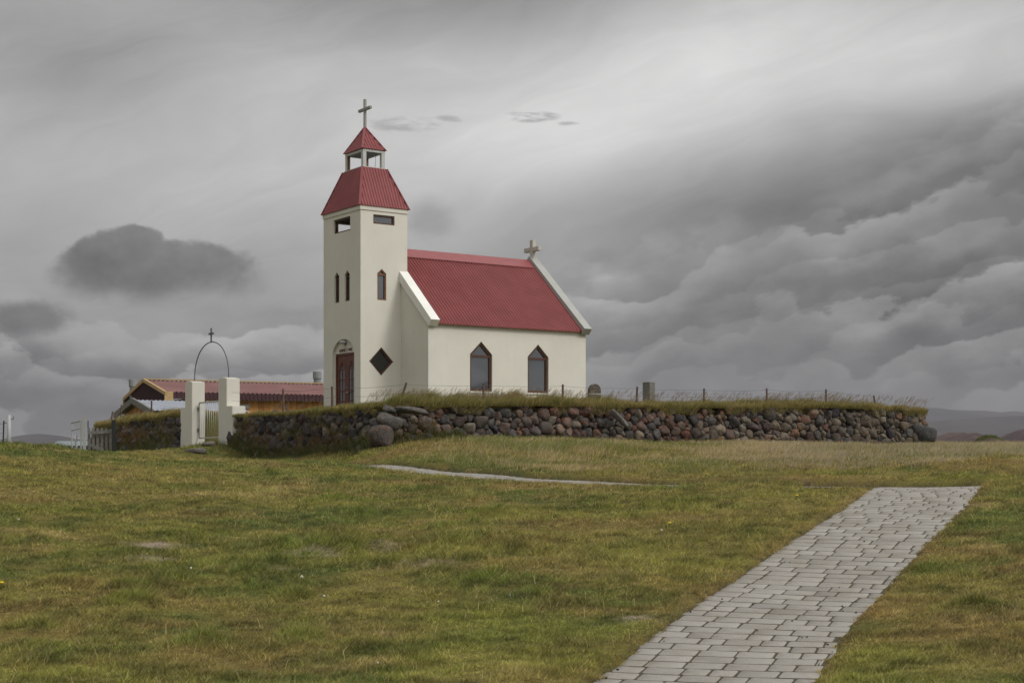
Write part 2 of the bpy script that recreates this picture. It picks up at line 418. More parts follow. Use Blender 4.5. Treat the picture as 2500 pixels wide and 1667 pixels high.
def P(px, py, d): return ((px-1250)/F*d, d, (HOR-py)/F*d)
CP = [(-14,-10,-2.0),(0,-10,-1.9),(14,-10,-1.7),(-8,2,-1.8),(0,2,-1.7),(8,2,-1.55),
 P(-400,1667,11.2),P(100,1667,10.9),P(800,1667,10.9),P(1724,1667,10.7),P(2450,1667,10.3),P(2900,1667,10.2),
 P(0,1400,15.6),P(700,1400,15.9),P(1300,1400,15.8),P(2012,1400,15.5),P(2500,1400,15.0),
 P(0,1300,18.2),P(600,1300,18.8),P(1300,1300,18.6),P(2131,1300,17.8),P(2500,1300,17.3),
 P(0,1210,21.5),P(500,1225,21.5),P(1000,1232,21.5),P(1600,1235,20.8),P(2220,1235,20.2),P(2500,1232,19.8),
 P(0,1135,25.5),P(350,1160,26),P(800,1175,26),P(1200,1195,26),P(1500,1196,24.6),
 P(1800,1187,23.5),P(2050,1189,23.5),P(2273,1191,23.6),P(2500,1184,23.6),
 P(1800,1189,25.6),P(1950,1189,25.1),P(2300,1188,26),
 P(1626,1188,25.6),P(1626,1178,27.6),P(1450,1186,26.2),P(1450,1168,28.6),P(1307,1177,27.3),P(1307,1162,29.4),P(1100,1162,28.8),P(1100,1145,30.8),P(919,1138,30.6),P(919,1129,32.2),
 P(860,1129.5,31.),P(860,1133,33.2),P(790,1130,35),P(730,1124,31.3),P(600,1119,32.5),P(450,1115.5,32.5),P(300,1113,31.5),P(200,1102,31),P(165,1092,31),P(130,1080,30.5),P(0,1077.5,30),P(-300,1068,30),
 P(730,1125,35.5),P(600,1122,38),P(450,1118,39.5),P(200,1108,37),P(0,1092,36),
 P(930,1092,34.6),P(1300,1068,37.0),P(1800,1076,41.2),P(2285,1083,46.),P(600,1110,41.6),P(510,1078,42.8),P(440,1108,44),P(270,1102,49.3),P(200,1098,46),
 P(1300,1110,33),P(1300,1146,30.2),P(1800,1150,28.6),P(1800,1108,34),P(2300,1142,28.6),P(2300,1101,35),P(2500,1130,28.6),P(2500,1094,35),P(2450,1083,46),P(2700,1086,46),
 P(2400,1082,54),(-18,60,-.9),(-26,46,-.4),(-24,33,.25),(24,34,.25),(22,22,-.5),(-20,22,-.3),(18,60,.5),(0,62,1.1),(-8,66,.5),(30,50,.4),(-18,72,.3),(-8,78,.5),(25,75,0.)]
CPa = np.array(CP, float)
CPa[:, 2] -= .075*np.clip((CPa[:, 1]-24)/8, 0, 1)
CPa[:, 2] -= .05*np.clip((CPa[:, 1]-26)/4, 0, 1)*np.clip((-CPa[:, 0]-4)/2, 0, 1)
CPa[:, 2] -= .10*np.clip((CPa[:, 1]-33)/6, 0, 1)*np.clip((CPa[:, 0]+2)/5, 0, 1)
def _k(r2): return np.where(r2 > 0, .5*r2*np.log(r2+1e-12), 0)
_n = len(CPa); _d2 = ((CPa[:, None, :2]-CPa[None, :, :2])**2).sum(-1)
_A = np.zeros((_n+3, _n+3)); _A[:_n, :_n] = _k(_d2)+np.eye(_n)*.04
_A[:_n, _n] = 1; _A[:_n, _n+1:] = CPa[:, :2]; _A[_n:, :_n] = _A[:_n, _n:].T
_w = np.linalg.solve(_A, np.concatenate([CPa[:, 2], np.zeros(3)]))
def tps(x, y):
    out = np.empty(len(x))
    for s in range(0, len(x), 60000):
        X = x[s:s+60000]; Y = y[s:s+60000]
        d2 = (X[:, None]-CPa[None, :, 0])**2+(Y[:, None]-CPa[None, :, 1])**2
        out[s:s+60000] = _k(d2)@_w[:_n]+_w[_n]+_w[_n+1]*X+_w[_n+2]*Y
    return out
# churchyard frame: origin at the near corner of the stone wall, x along the nave, y to the far left
TH = math.atan2(F, 5350.); CT, ST = math.cos(TH), math.sin(TH)
CX, CY = -3.06, 35.8; WA, WB = 19.9, 20.8
P0X, P0Y = -4.51, 45.0
def loc(x, y): X = x-CX; Y = y-CY; return X*CT+Y*ST, -X*ST+Y*CT
def wld(a, b): return CX+a*CT-b*ST, CY+a*ST+b*CT
def sdyard(x, y, r=1.1):
    a, b = loc(x, y); qa = np.abs(a-WA/2)-(WA/2-r); qb = np.abs(b-WB/2)-(WB/2-r)
    return -(np.minimum(np.maximum(qa, qb), 0)+np.sqrt(np.maximum(qa, 0)**2+np.maximum(qb, 0)**2)-r)
WT = np.array([(-20.8,1.12),(-19,1.16),(-15,1.27),(-12.2,1.34),(-8.4,1.20),(-5,1.19),(-2,1.22),(0,1.27),(2,1.32),(4.4,1.37),(8,1.39),(11.4,1.45),(15,1.52),(18,1.50),(19.9,1.44),(22,1.35)])
def walltop(s): return np.interp(s, WT[:, 0], WT[:, 1])
def spar(x, y):  # wall parameter: negative along the left run, positive along the front run
    a, b = loc(x, y); return np.where(b < a, np.clip(a, 0, WA), -np.clip(b, 0, WB))
# path
def spline(pts, n=24):
    pts = [np.array(p, float) for p in pts]; pts = [2*pts[0]-pts[1]]+pts+[2*pts[-1]-pts[-2]]; out = []
    for i in range(1, len(pts)-2):
        p0, p1, p2, p3 = pts[i-1:i+3]
        for t in np.linspace(0, 1, n, endpoint=False):
            out.append(.5*((2*p1)+(-p0+p2)*t+(2*p0-5*p1+4*p2-p3)*t*t+(-p0+3*p1-3*p2+p3)*t**3))
    out.append(pts[-2]); return np.array(out)
def resample(c, step):
    L = np.concatenate([[0], np.cumsum(np.hypot(*np.diff(c, axis=0).T))]); s = np.arange(0, L[-1], step)
    return np.stack([np.interp(s, L, c[:, 0]), np.interp(s, L, c[:, 1])], 1)
PA = resample(spline([(-1.2,3.),(-.2,6.5),(1.36,10.7),(2.15,13),(3.2,15.5),(4.25,17.8),(5.18,19.9),(6.35,23.0),(6.95,25.0)]), .245)
PB = resample(spline([(7.3,24.9),(5.2,25.35),(3.9,25.8),(2.72,26.6),(.44,28.5),(-2.8,31.5),(-5.6,36),(-7.6,41.0)]), .2)
HW = .74
def dpath(x, y):
    d = np.full(len(x), 9.)
    for c, h in ((PA, HW), (PB, .58)):
        cc = c[::2]
        for s in range(0, len(x), 100000):
            X = x[s:s+100000]; Y = y[s:s+100000]
            dd = np.sqrt(((X[:, None]-cc[None, :, 0])**2+(Y[:, None]-cc[None, :, 1])**2).min(1))-h
            d[s:s+100000] = np.minimum(d[s:s+100000], dd)
    return d
HUM = []
for px, py, w in ((690,1350,80),(745,1372,90),(660,1382,70),(775,1352,60),(835,1362,80),(905,1352,60),(935,1334,70),(950,1392,90),(1000,1342,90),(1045,1332,70),(1085,1300,90),(1150,1296,80),(1110,1345,80),(1160,1338,60),(1050,1386,70),(1085,1402,80),(885,1388,60),(480,1430,110),(560,1400,80),(610,1420,90),(420,1440,90),(700,1470,110),(330,1462,120),(640,1452,90),(1190,1265,110),(1010,1262,80),(1090,1262,60),(300,1500,120),(500,1600,140),(720,1590,120),(880,1268,100),(820,1225,120),(170,1385,90),(90,1560,120),(1560,1290,80),(1700,1250,90),(2250,1430,100),(2380,1540,110),(2300,1340,80),(1300,1480,90),(1180,1440,90)):
    d = float(np.interp(py, [1190,1235,1300,1400,1667], [23.5,21,18.6,15.8,10.8])); HUM.append(((px-1250)/F*d, d, w/F*d*.62, w/F*d*.62*random.uniform(.55, .95)))
def hummock(x, y):
    h = np.zeros(len(x)); m = (y > 8) & (y < 24)
    X = x[m]+.10*(fbm(x[m]*5, y[m]*5, 301, 2)-.5)*2; Y = y[m]+.10*(fbm(x[m]*5+9, y[m]*5, 302, 2)-.5)*2; hh = np.zeros(len(X))
    for cx, cy, rx, ry in HUM: hh = np.maximum(hh, np.exp(-(((X-cx)/rx)**2+((Y-cy)/ry)**2)**1.6))
    h[m] = hh; return h
def ground(x, y, bumps=True, dp=None):
    x = np.asarray(x, float); y = np.asarray(y, float); shp = x.shape; x = x.ravel(); y = y.ravel()
    rr = np.hypot(x, y-20); far = sst(rr, 55, 130)
    z = np.where(rr < 140, tps(np.clip(x, -140, 140), np.clip(y, -120, 170)), 0)*(1-far)+far*(-4.)
    sd = sdyard(x, y); s = spar(x, y)
    top = walltop(s); a, b = loc(x, y)
    gate = sst(np.abs(b-10.3), 1.15, .95)*sst(a, 2.0, .8)   # the gateway: a ramp instead of the step
    bank_ = np.interp(s, [-22, -8, -4, 0, 3, 9, 14, 20], [.03, .0, .01, .05, .07, .04, .05, .02])
    inside = 1.13+(top+bank_*sst(sd, .3, .6)-.02-1.13)*sst(sd, 2.0, .8)*(1-gate)
    st = sst(sd, .16, .50)*(1-gate)+sst(sd, -.2, 3.5)*gate
    z = z+(np.maximum(inside, z)-z)*st*(rr < 60)
    if bumps:
        if dp is None: dp = dpath(x, y)
        k = sst(dp, 0., .9)*(1-st)*(rr < 60)
        z = z+k*((fbm(x*.9, y*.9, 5)-.5)*.12+(fbm(x*2.6, y*3.4, 9)-.5)*.085)+sst(dp, -.02, .12)*.04*(1-st)
        hm = np.exp(-((x-(-.6-(y-17.)*.2))/3.2)**2-((y-17.0)/1.8)**2)   # hummocks in the middle of the lawn
        z = z+hm*(fbm(x*1.6, y*3.0, 21, 3)-.45)*.15+.06*hummock(x, y)*k
        z = z+st*(fbm(x*1.5, y*1.5, 31, 3)-.5)*.12*(rr < 60)
    if bumps:   # the lawn dips in front of the cross path
        u_ = x/np.maximum(y, 1.)*F+1250; yb = np.interp(x, [-2.8,.44,2.72,5.2], [31.5,28.5,26.6,25.35]); lim = (HOR-np.interp(u_, [919,1100,1307,1450,1626,1955,2160], [1138,1160,1177,1184,1189,1194.5,1195]))/F*y-.03
        z = z+(.055+.06*sst(x, 3., 4.5))*(y > yb)*sst(dp, .0, .12)*sst(dp, 1.3, .5)*(x > -2.5)*(x < 9.5)*(y < 33)
        m = (((u_ > 930) & (u_ < 1660)) | ((u_ > 1955) & (u_ < 2160))) & (y > yb-4) & (y < yb+.2) & (dp > 0); z = np.where(m & (z > lim), lim, z)
    z = z-.03*(dp < 0) if dp is not None else z
    return z.reshape(shp)
def g1(x, y, bumps=True): return float(ground(np.array([x]), np.array([y]), bumps)[0])

GREEN = np.array([.128,.155,.030]); DEEP = np.array([.085,.120,.028]); OLIVE = np.array([.215,.190,.050])
STRAW = np.array([.40,.315,.14]); RUST = np.array([.275,.175,.072]); LIME = np.array([.215,.225,.040]); BARE = np.array([.27,.225,.175])
def palette(x, y, rnd=None):
    n1 = fbm(x*.33, y*.42, 41, 4); n2 = fbm(x*.8+3, y*1.5, 51, 4); n3 = fbm(x*2.0, y*4.2, 61, 3); n4 = fbm(x*.55+9, y*1.1, 71, 4)
    t = n1*.45+n2*.3+n3*.25
    c = GREEN+(OLIVE-GREEN)*sst(t, .40, .58)[:, None]
    c = c+(RUST-c)*(sst(n4, .53, .71)*.42)[:, None]
    c = c+(STRAW-c)*(sst(n2*.6+n3*.4, .58, .76)*.6)[:, None]
    c = c+(DEEP-c)*(sst(n1*.5+n3*.5, .46, .32)*.8)[:, None]
    c = c+(LIME-c)*(sst(fbm(x*.5+5, y*.9+2, 81, 4), .56, .72)*.55)[:, None]
    if rnd is not None:
        c = c*(.5+1.0*rnd[:, :1]); c = c+(STRAW*1.1-c)*((rnd[:, 1:2] > .86)*.55)
    return c
def bare(x, y):   # worn earth among the hummocks and beside the path
    def e(cx, cy, rx, ry): return np.exp(-((x-cx)/rx)**2-((y-cy)/ry)**2)
    b = 0
    for px, py, rx, ry in ((1010,1385,.36,.28),(640,1395,.34,.18),(760,1365,.3,.2),(915,1345,.3,.22),(365,1348,.3,.12),(360,1378,.22,.12),(1560,1540,.13,.10)):
        d = np.interp(py, [1190,1235,1300,1400,1667], [23.5,21,18.6,15.8,10.8]); b = b+e((px-1250)/F*d, d, rx*.95, ry*1.1)
    return np.clip(b*(.5+fbm(x*4, y*4, 91, 3))*1.45, 0, 1)*(1-.8*hummock(x, y))

# terrain sheet
def axis(lo, hi, step, far, g=1.16):
    c = list(np.arange(lo, hi+1e-6, step)); s = step; p = hi
    while p < far: s *= g; p += s; c.append(p)
    s = step; p = lo; l = []
    while p > -far: s *= g; p -= s; l.append(p)
    return np.array(l[::-1]+c)
gx = axis(-18, 17, .15, 7400); gy = axis(5, 58, .15, 7400)
GX, GY = np.meshgrid(gx, gy); fx_, fy_ = GX.ravel(), GY.ravel()
near_ = (np.abs(fx_) < 40) & (fy_ > -20) & (fy_ < 70)
dpv = np.full(len(fx_), 9.); dpv[near_] = dpath(fx_[near_], fy_[near_])
GZ = ground(fx_, fy_, True, dpv)
GZ = GZ-.05*(dpv < -.05)
nx, ny = len(gx), len(gy); idx = np.arange(nx*ny).reshape(ny, nx)
faces = np.stack([idx[:-1, :-1], idx[:-1, 1:], idx[1:, 1:], idx[1:, :-1]], -1).reshape(-1, 4)
gc = palette(fx_, fy_)*.62+np.array([.075,.055,.03])*.38
bb = bare(fx_, fy_)[:, None]; gc = gc+(BARE-gc)*bb
gc = gc+(np.array([.05,.042,.03])-gc)*(sst(dpv, .10, .0)*sst(fy_, 60, 50))[:, None]
far = sst(np.hypot(fx_, fy_), 60, 200)[:, None]; gc = gc+(np.array([.09,.08,.045])-gc)*far
npmesh('ground', np.stack([fx_, fy_, GZ], 1), faces, M['ground'], cols=gc, smooth_=True, kind='structure', label='grassy knoll of short patchy turf')

# path: bed and pavers
def frames(c):
    t = np.gradient(c, axis=0); t /= np.linalg.norm(t, axis=1)[:, None]; return t, np.stack([t[:, 1], -t[:, 0]], 1)
pv, pf, pc = [], [], []
def paver(corners, tone, tilt):
    b = len(pv); xs = np.array([c[0] for c in corners]); ys = np.array([c[1] for c in corners])
    cx, cy = xs.mean(), ys.mean(); z0 = ground(np.append(xs, cx), np.append(ys, cy), False)
    n = len(corners)
    for i in range(n):
        z = z0[i]+.012+tilt[0]*(xs[i]-cx)+tilt[1]*(ys[i]-cy)+tilt[2]
        pv.append((cx+(xs[i]-cx)*.975, cy+(ys[i]-cy)*.968, z))
    for i in range(n):
        pv.append((xs[i], ys[i], z0[i]+.008+tilt[2]))
    for i in range(n): pv.append((xs[i], ys[i], z0[i]-.045))
    pv.append((cx, cy, z0[n]+.0125+tilt[2]))
    for i in range(n):
        j = (i+1) % n
        pf.append((b+3*n, b+i, b+j, b+j)); pf.append((b+i, b+n+i, b+n+j, b+j)); pf.append((b+n+i, b+2*n+i, b+2*n+j, b+n+j))
    pc.extend([tone]*n+[(.085,.070,.050)]*(2*n)+[tone])
_PC = {}
def pave(c, hw, mask=None, joint=.014):
    t, nn = frames(c); step = .205
    for i in range(len(c)-1):
        L = -hw-random.uniform(0, .16); ph = random.uniform(-.04, .04)
        while L < hw:
            w = random.choice((.20,.30,.30,.32)) if True else .3
            a, b = L+joint/2, L+w-joint/2; L += w
            if b > hw+.06 and (b-a) > .2 and random.random() < .5: b = hw+random.uniform(-.02, .06)
            if a > hw or b < -hw: continue
            a = max(a, -hw-random.uniform(.0, .05)); b = min(b, hw+random.uniform(.0, .05))
            if b-a < .035: continue
            p0, p1 = c[i], c[i+1]; n0, n1_ = nn[i], nn[i+1]; u = t[i]
            jr = .0105; q = [p0+n0*a+u*jr, p0+n0*b+u*jr, p1+n1_*b-u*jr, p1+n1_*a-u*jr]
            cc = sum(q)/4
            if mask is not None and mask(cc): continue
            q = [v+np.array([random.uniform(-.005, .005), random.uniform(-.005, .005)]) for v in q]
            r = .024; o = []
            for k in range(4):
                pr, cu, nx_ = q[k-1], q[k], q[(k+1) % 4]
                e1 = (pr-cu)/np.linalg.norm(pr-cu); e2 = (nx_-cu)/np.linalg.norm(nx_-cu); o += [cu+e1*r, cu+(e1+e2)*r*.28, cu+e2*r]
            tn = random.uniform(.245, .285); dk = random.random() < .04
            tn = tn*(.86 if dk else 1)
            paver(o, (tn*1.04, tn*.98, tn*.875), (random.uniform(-.006, .006), random.uniform(-.006, .006), random.uniform(-.001, .001)))
# fast cached height: evaluate on demand through a bilinear table
_tx = np.arange(-12, 12, .1); _ty = np.arange(2, 44, .1); _TX, _TY = np.meshgrid(_tx, _ty); _TZ = ground(_TX, _TY, False)
_g_full = ground
def gfast(x, y):
    x = np.asarray(x, float); y = np.asarray(y, float)
    fx = np.clip((x+12)/.1, 0, len(_tx)-2.001); fy = np.clip((y-2)/.1, 0, len(_ty)-2.001); i = fx.astype(int); j = fy.astype(int); u = fx-i; v = fy-j
    return (_TZ[j, i]*(1-u)+_TZ[j, i+1]*u)*(1-v)+(_TZ[j+1, i]*(1-u)+_TZ[j+1, i+1]*u)*v
def ground(x, y, bumps=True, dp=None):
    if bumps is False: return gfast(x, y)
    return _g_full(x, y, bumps, dp)
inA = lambda p: np.hypot(*(PA-p).T).min() < HW+.02
pave(PA, HW)
pave(PB, .58, inA)
pathroot = npmesh('path', pv, pf, M['paver'], cols=np.array(pc), kind='structure', label='winding footpath of grey concrete pavers')
for c, hw in ((PA, HW+.04), (PB, .62)):
    t, nn = frames(c); n = len(c); off = .006 if c is PA else .004; v = []; m = 13
    for q in np.linspace(-hw, hw, m): p = c+nn*q; v.append(np.column_stack([p, gfast(p[:, 0], p[:, 1])+off]))
    i = np.arange(n-1); f = np.concatenate([np.stack([i+k*n, i+(k+1)*n, i+(k+1)*n+1, i+k*n+1], 1) for k in range(m-1)])
    npmesh('path_bed', np.concatenate(v), f, M['soil'], kind='structure')

# ------------------------------------------------------------------ stone wall
def ico(sub):
    bm = bmesh.new(); bmesh.ops.create_icosphere(bm, subdivisions=sub, radius=1); bm.verts.ensure_lookup_table()
    v = np.array([x.co[:] for x in bm.verts]); f = np.array([[w.index for w in q.verts] for q in bm.faces]); bm.free(); return v, f
IV, IF_ = ico(4); IV3, IF3 = ico(3)
def rock(normals, hs, p=7, iv=IV3):
    d = np.maximum(iv@np.asarray(normals).T, 0)/np.asarray(hs)[None, :]
    return iv*((d**p).sum(1)**(-1/p))[:, None]
def rnd_planes(n, lo, hi, rng=RNG):
    v = rng.normal(size=(n, 3)); v /= np.linalg.norm(v, axis=1)[:, None]; return v, rng.uniform(lo, hi, n)
def stone_colour(s, rng=RNG):
    t = rng.random(); base = np.array([.090,.088,.086]) if t < .45 else np.array([.104,.091,.082]) if t < .72 else np.array([.165,.15,.125]) if t < .92 else np.array([.050,.050,.056])
    if s > 9 and rng.random() < .3+.035*(s-9): base = base*.4+np.array([.20,.165,.12])*.6
    lich = 0.
    pr = .08 if s < -8 else .12 if s < 0 else .6 if s < 9 else .4 if s < 15 else .05
    if rng.random() < pr: lich = rng.uniform(.4, 1.)
    return base*rng.uniform(.45, .95), lich
def outer(s):
    """point on the outer face line and outward normal for wall parameter s (rounded corners)"""
    r = 1.1
    def corner(u, cx, cy, a0):     # u 0..1 round a corner
        an = a0+u*math.pi/2; return cx+r*math.cos(an), cy+r*math.sin(an), math.cos(an), math.sin(an)
    L = r*math.pi/4
    if -L < s < L: a, b, na, nb = corner((s+L)/(2*L), r, r, math.pi)
    elif s >= L and s <= L+WA-2*r: a, b, na, nb = r+(s-L), 0., 0., -1.
    elif s > L+WA-2*r: a, b, na, nb = corner(min(1.4, (s-(L+WA-2*r))/(2*L)), WA-r, r, -math.pi/2)
    elif s <= -L and s >= -(L+WB-2*r): a, b, na, nb = 0., r+(-s-L), -1., 0.
    else: a, b, na, nb = corner(1-min(1.4, (-s-(L+WB-2*r))/(2*L)), r, WB-r, math.pi/2)
    x, y = wld(a, b); return x, y, na*CT-nb*ST, na*ST+nb*CT
GATE_LO, GATE_HI = 8.2, 12.05   # extent (b) of the gateway on the left run
def make_stones(s0, s1, clip=(), bat=.16):
    sites = []; grid = {}
    def ok(u, v, r):
        gi, gj = int(u/.4), int(v/.4)
        for i in (gi-1, gi, gi+1):
            for j in (gj-1, gj, gj+1):
                for (a, b, q) in grid.get((i, j), ()):
                    if ((u-a)/1.18)**2+(v-b)**2 < (.80*(r+q))**2: return False
        return True
    rad = [RNG.uniform(.15, .20) for _ in range(int((s1-s0)*1.6))]+[RNG.uniform(.105, .15) for _ in range(int((s1-s0)*30))]+[RNG.uniform(.075, .105) for _ in range(int((s1-s0)*120))]+[RNG.uniform(.045, .07) for _ in range(int((s1-s0)*160))]
    H = 1.35
    for r in rad:
        for _ in range(3):
            u = RNG.uniform(s0, s1); v = RNG.uniform(-.25, H)
            if ok(u, v, r):
                grid.setdefault((int(u/.4), int(v/.4)), []).append((u, v, r)); sites.append((u, v, r)); break
    st = np.array(sites); V, Fc, C, Lc = [], [], [], []; n = 0
    for i, (u, v, r) in enumerate(st):
        x, y, nx_, ny_ = outer(u)
        zb = g1s(x+nx_*.15, y+ny_*.15)
        zt = float(walltop(u))
        if zb+v > zt-r*.85 or v < -.16: continue
        if any(a < u < b for a, b in clip): continue
        d = st[:, :2]-(u, v); dist = np.hypot(d[:, 0]/1.12, d[:, 1]); k = (dist > 0) & (dist < .62)
        dd = d[k]; D = np.hypot(*dd.T); h = (D*D+r*r*1.3-(st[k, 2]**2)*1.3)/(2*D); nn = dd/D[:, None]
        N3 = np.column_stack([nn[:, 0], RNG.normal(0, .12, len(nn)), nn[:, 1]]); N3 /= np.linalg.norm(N3, axis=1)[:, None]
        front = [np.array(a_, float) for a_ in ((1,0,0),(-1,0,0),(0,0,1),(0,0,-1),(.6,-.8,0),(-.6,-.8,0),(0,-.8,.6),(0,-.8,-.6),(.7,0,.7),(-.7,0,.7),(.7,0,-.7),(-.7,0,-.7))]; fh = [r*2.1, r*2.1, r*1.9, r*1.9]+[r*1.6]*4+[r*2.0]*4
        for q in range(5):
            w = RNG.normal(0, .7, 2); vv_ = np.array([w[0], -1, w[1]]); front.append(vv_/np.linalg.norm(vv_)); fh.append(RNG.uniform(.75, 1.15)*min(.17, r*1.15))
        back = [np.array([0, 1, 0])]; bh = [.2]
        rk = rock(np.vstack([N3, front, back]), np.concatenate([np.maximum(h, .03)*RNG.uniform(.96, 1.05, len(h)), fh, bh]), 18)
        rk = rk*(1+.06*(np.sin(IV3@RNG.normal(0, 4.5, 3)+RNG.uniform(0, 6))[:, None]))
        # local frame: u -> tangent, -y -> outward, z -> up
        tx, ty = -ny_, nx_
        hrel = max(0., zt-(zb+v))
        off = bat*hrel+RNG.uniform(-.05, .04)
        off = off-.12
        px = x+nx_*off; py = y+ny_*off
        wx = px+tx*rk[:, 0]-nx_*rk[:, 1]; wy = py+ty*rk[:, 0]-ny_*rk[:, 1]; wz = zb+v+rk[:, 2]
        V.append(np.column_stack([wx, wy, wz])); Fc.append(IF3+n); n += len(IV3)
        c, l = stone_colour(u); C.append(np.tile(c, (len(IV3), 1))); Lc.append(np.full((len(IV3), 3), l))
    return np.vstack(V), np.vstack(Fc), np.vstack(C), np.vstack(Lc)
# fast lookup of base terrain at the wall foot
_sx = {}
def g1s(x, y):
    k = (round(x, 1), round(y, 1))
    if k not in _sx: _sx[k] = float(tps(np.array([k[0]]), np.array([k[1]]))[0])
    return _sx[k]
cx_, cy_, _, _ = outer(4.)
wall1 = empty('stone_wall', (cx_, cy_, g1s(cx_, cy_)), label='long drystone wall of dark boulders with orange lichen in front of the church', cat='stone wall')
Vs, Fs, Cs, Ls = make_stones(-GATE_LO, 21.6)
def rel(V, o): return V-np.array(o.location)
npmesh('stones', rel(Vs, wall1), Fs, M['stone'], wall1, Cs, True, {'Lichen': Ls})
cx_, cy_, _, _ = outer(-15.)
wall2 = empty('stone_wall', (cx_, cy_, g1s(cx_, cy_)), label='short overgrown stone wall on the far side of the white gate pillars', cat='stone wall')
Vs, Fs, Cs, Ls = make_stones(-22.3, -GATE_HI, bat=.3)
npmesh('stones', rel(Vs, wall2), Fs, M['stone'], wall2, Cs, True, {'Lichen': Ls})
def gslow(x, y): return float(ground(np.array([x]), np.array([y]))[0])
def boulder(px, py, d, w, h, dep, label, rot=0., lich=0., col=(.10,.098,.095), seed=1, cat='boulder', name='boulder', yaw=0., n=12):
    rng = np.random.default_rng(seed); x, y, z = P(px, py, d)
    if name in ('rock', 'stone_step') or d < 39 and h < .1:      # sits on the slope seen at that pixel
        for dd_ in np.arange(36, 46, .1):
            if HOR-gslow(dd_*(px-1250)/F, dd_)/dd_*F < py+h*.2*F/dd_: break
        x, y = dd_*(px-1250)/F, dd_; z = gslow(x, y)+h*.22
    v = rng.normal(size=(n, 3)); v /= np.linalg.norm(v, axis=1)[:, None]
    v = np.vstack([v, [(1,0,0),(-1,0,0),(0,1,0),(0,-1,0),(0,0,1),(0,0,-1)]]); hs = np.concatenate([rng.uniform(.86, 1.12, n), np.full(6, 1.)])
    rk = rock(v, hs, 10, IV)*np.array([w/2, dep/2, h/2])
    rk = rk*(1+.035*np.sin(IV@rng.normal(0, 4, 3)+1)[:, None]+.02*np.sin(IV@rng.normal(0, 11, 3))[:, None])
    o = npmesh(name, rk, IF_, M['stone'], None, np.tile(col, (len(IV), 1)), True, {'Lichen': np.full((len(IV), 3), lich)}, label=label, cat=cat)
    o.location = (x, y, z); o.rotation_euler = (0, rot, yaw); return o
boulder(930, 1064, 35.0, .62, .56, .5, 'big rounded boulder with orange lichen standing in grass at the foot of the wall corner', .1, .35, (.072,.066,.062), 3)
boulder(948, 1032, 35.15, .62, .40, .5, 'wedge-shaped grey boulder resting on the lichen boulder at the wall corner', .35, .05, (.080,.078,.070), 5)
boulder(1000, 1001, 35.5, .80, .17, .5, 'long flat grey slab lying on top of the wall corner under the leaning post', .04, 0., (.085,.082,.074), 8, 'stone slab', 'stone_slab', R(30))
boulder(952, 1000, 35.4, .34, .17, .35, 'small grey boulder wedged beside the flat slab on the wall corner', .3, 0., (.07,.068,.062), 9)
boulder(1512, 1021, 39.4, .17, .62, .25, 'long narrow grey stone leaning diagonally in the front wall', -.75, .1, (.12,.115,.11), 12)
boulder(446, 1067, 42.0, .40, .17, .3, 'low black rock lying on the grass before the left gate pillar', .1, .0, (.045,.045,.05), 21, 'rock', 'rock')
boulder(466, 1059, 42.2, .16, .16, .16, 'small black rock against the foot of the left gate pillar', .1, .0, (.035,.035,.035), 22, 'rock', 'rock')
boulder(477, 1102, 40.6, .62, .15, .35, 'flat grey stone step in the grass below the gate', 0., .0, (.13,.12,.11), 23, 'stone step', 'stone_step')
boulder(508, 1085, 41.3, .42, .16, .35, 'pale rounded rock embedded in grass right of the stone step', -.25, .0, (.12,.11,.10), 24, 'rock', 'rock')
boulder(410, 1116, 38.8, .75, .06, .35, 'thin flat slab at the lawn edge below the overgrown wall', 0., .0, (.14,.13,.12), 25, 'stone slab', 'stone_slab')
boulder(2252, 1060, 46.5, .75, .55, .6, 'large dark cornerstone at the far right end of the wall', .15, .0, (.075,.077,.08), 31)

# ------------------------------------------------------------------ grass
def blades(name, x, y, z, h, w, lean, col, seg=1, parent=None, wind=.35, **k):
    """x,y,z roots; one bent ribbon per blade"""
    n = len(x); an = RNG.uniform(0, 2*np.pi, n); ca_, sa_ = np.cos(an), np.sin(an)
    la = RNG.uniform(0, 2*np.pi, n); lx = np.cos(la)*lean+wind*h*RNG.uniform(.3, 1.3, n); ly = np.sin(la)*lean
    if seg == 1:
        V = np.empty((n, 3, 3)); V[:, 0] = np.column_stack([x-ca_*w/2, y-sa_*w/2, z]); V[:, 1] = np.column_stack([x+ca_*w/2, y+sa_*w/2, z])
        V[:, 2] = np.column_stack([x+lx, y+ly, z+h]); Fc = np.arange(n*3).reshape(n, 3); C = np.repeat(col, 3, 0)
    else:
        m = 2*seg+1; V = np.empty((n, m, 3)); tris = []
        for s in range(seg):
            t = s/seg; ww = w*(1-t*.65)/2; ox = lx*t*t; oy = ly*t*t; oz = h*(t-.12*t*t)
            V[:, 2*s] = np.column_stack([x+ox-ca_*ww, y+oy-sa_*ww, z+oz]); V[:, 2*s+1] = np.column_stack([x+ox+ca_*ww, y+oy+sa_*ww, z+oz])
            if s < seg-1: tris += [(2*s, 2*s+1, 2*s+3), (2*s, 2*s+3, 2*s+2)]
        V[:, m-1] = np.column_stack([x+lx, y+ly, z+h*.88]); tris.append((2*seg-2, 2*seg-1, m-1))
        Fc = (np.arange(n)[:, None, None]*m+np.array(tris)[None]).reshape(-1, 3); C = np.repeat(col, m, 0)
    return npmesh(name, V.reshape(-1, 3), Fc, M['grass'], parent, C, **k)
def scatter(n, d0, d1, pw, umax=.43):
    # density per square metre ~ d**-pw
    q = 2-pw; d = (d0**q+RNG.random(n)*(d1**q-d0**q))**(1/q); u = RNG.uniform(-umax, umax, n); return d*u, d
x, y = scatter(1450000, 7.5, 45, 1.75)
dp = dpath(x, y); sd = sdyard(x, y); br = bare(x, y)
ed = fbm(x*6, y*6, 17, 2)
keep = (dp > -.13+ed*.22) & (sd < .05) & (RNG.random(len(x)) > br*.96)
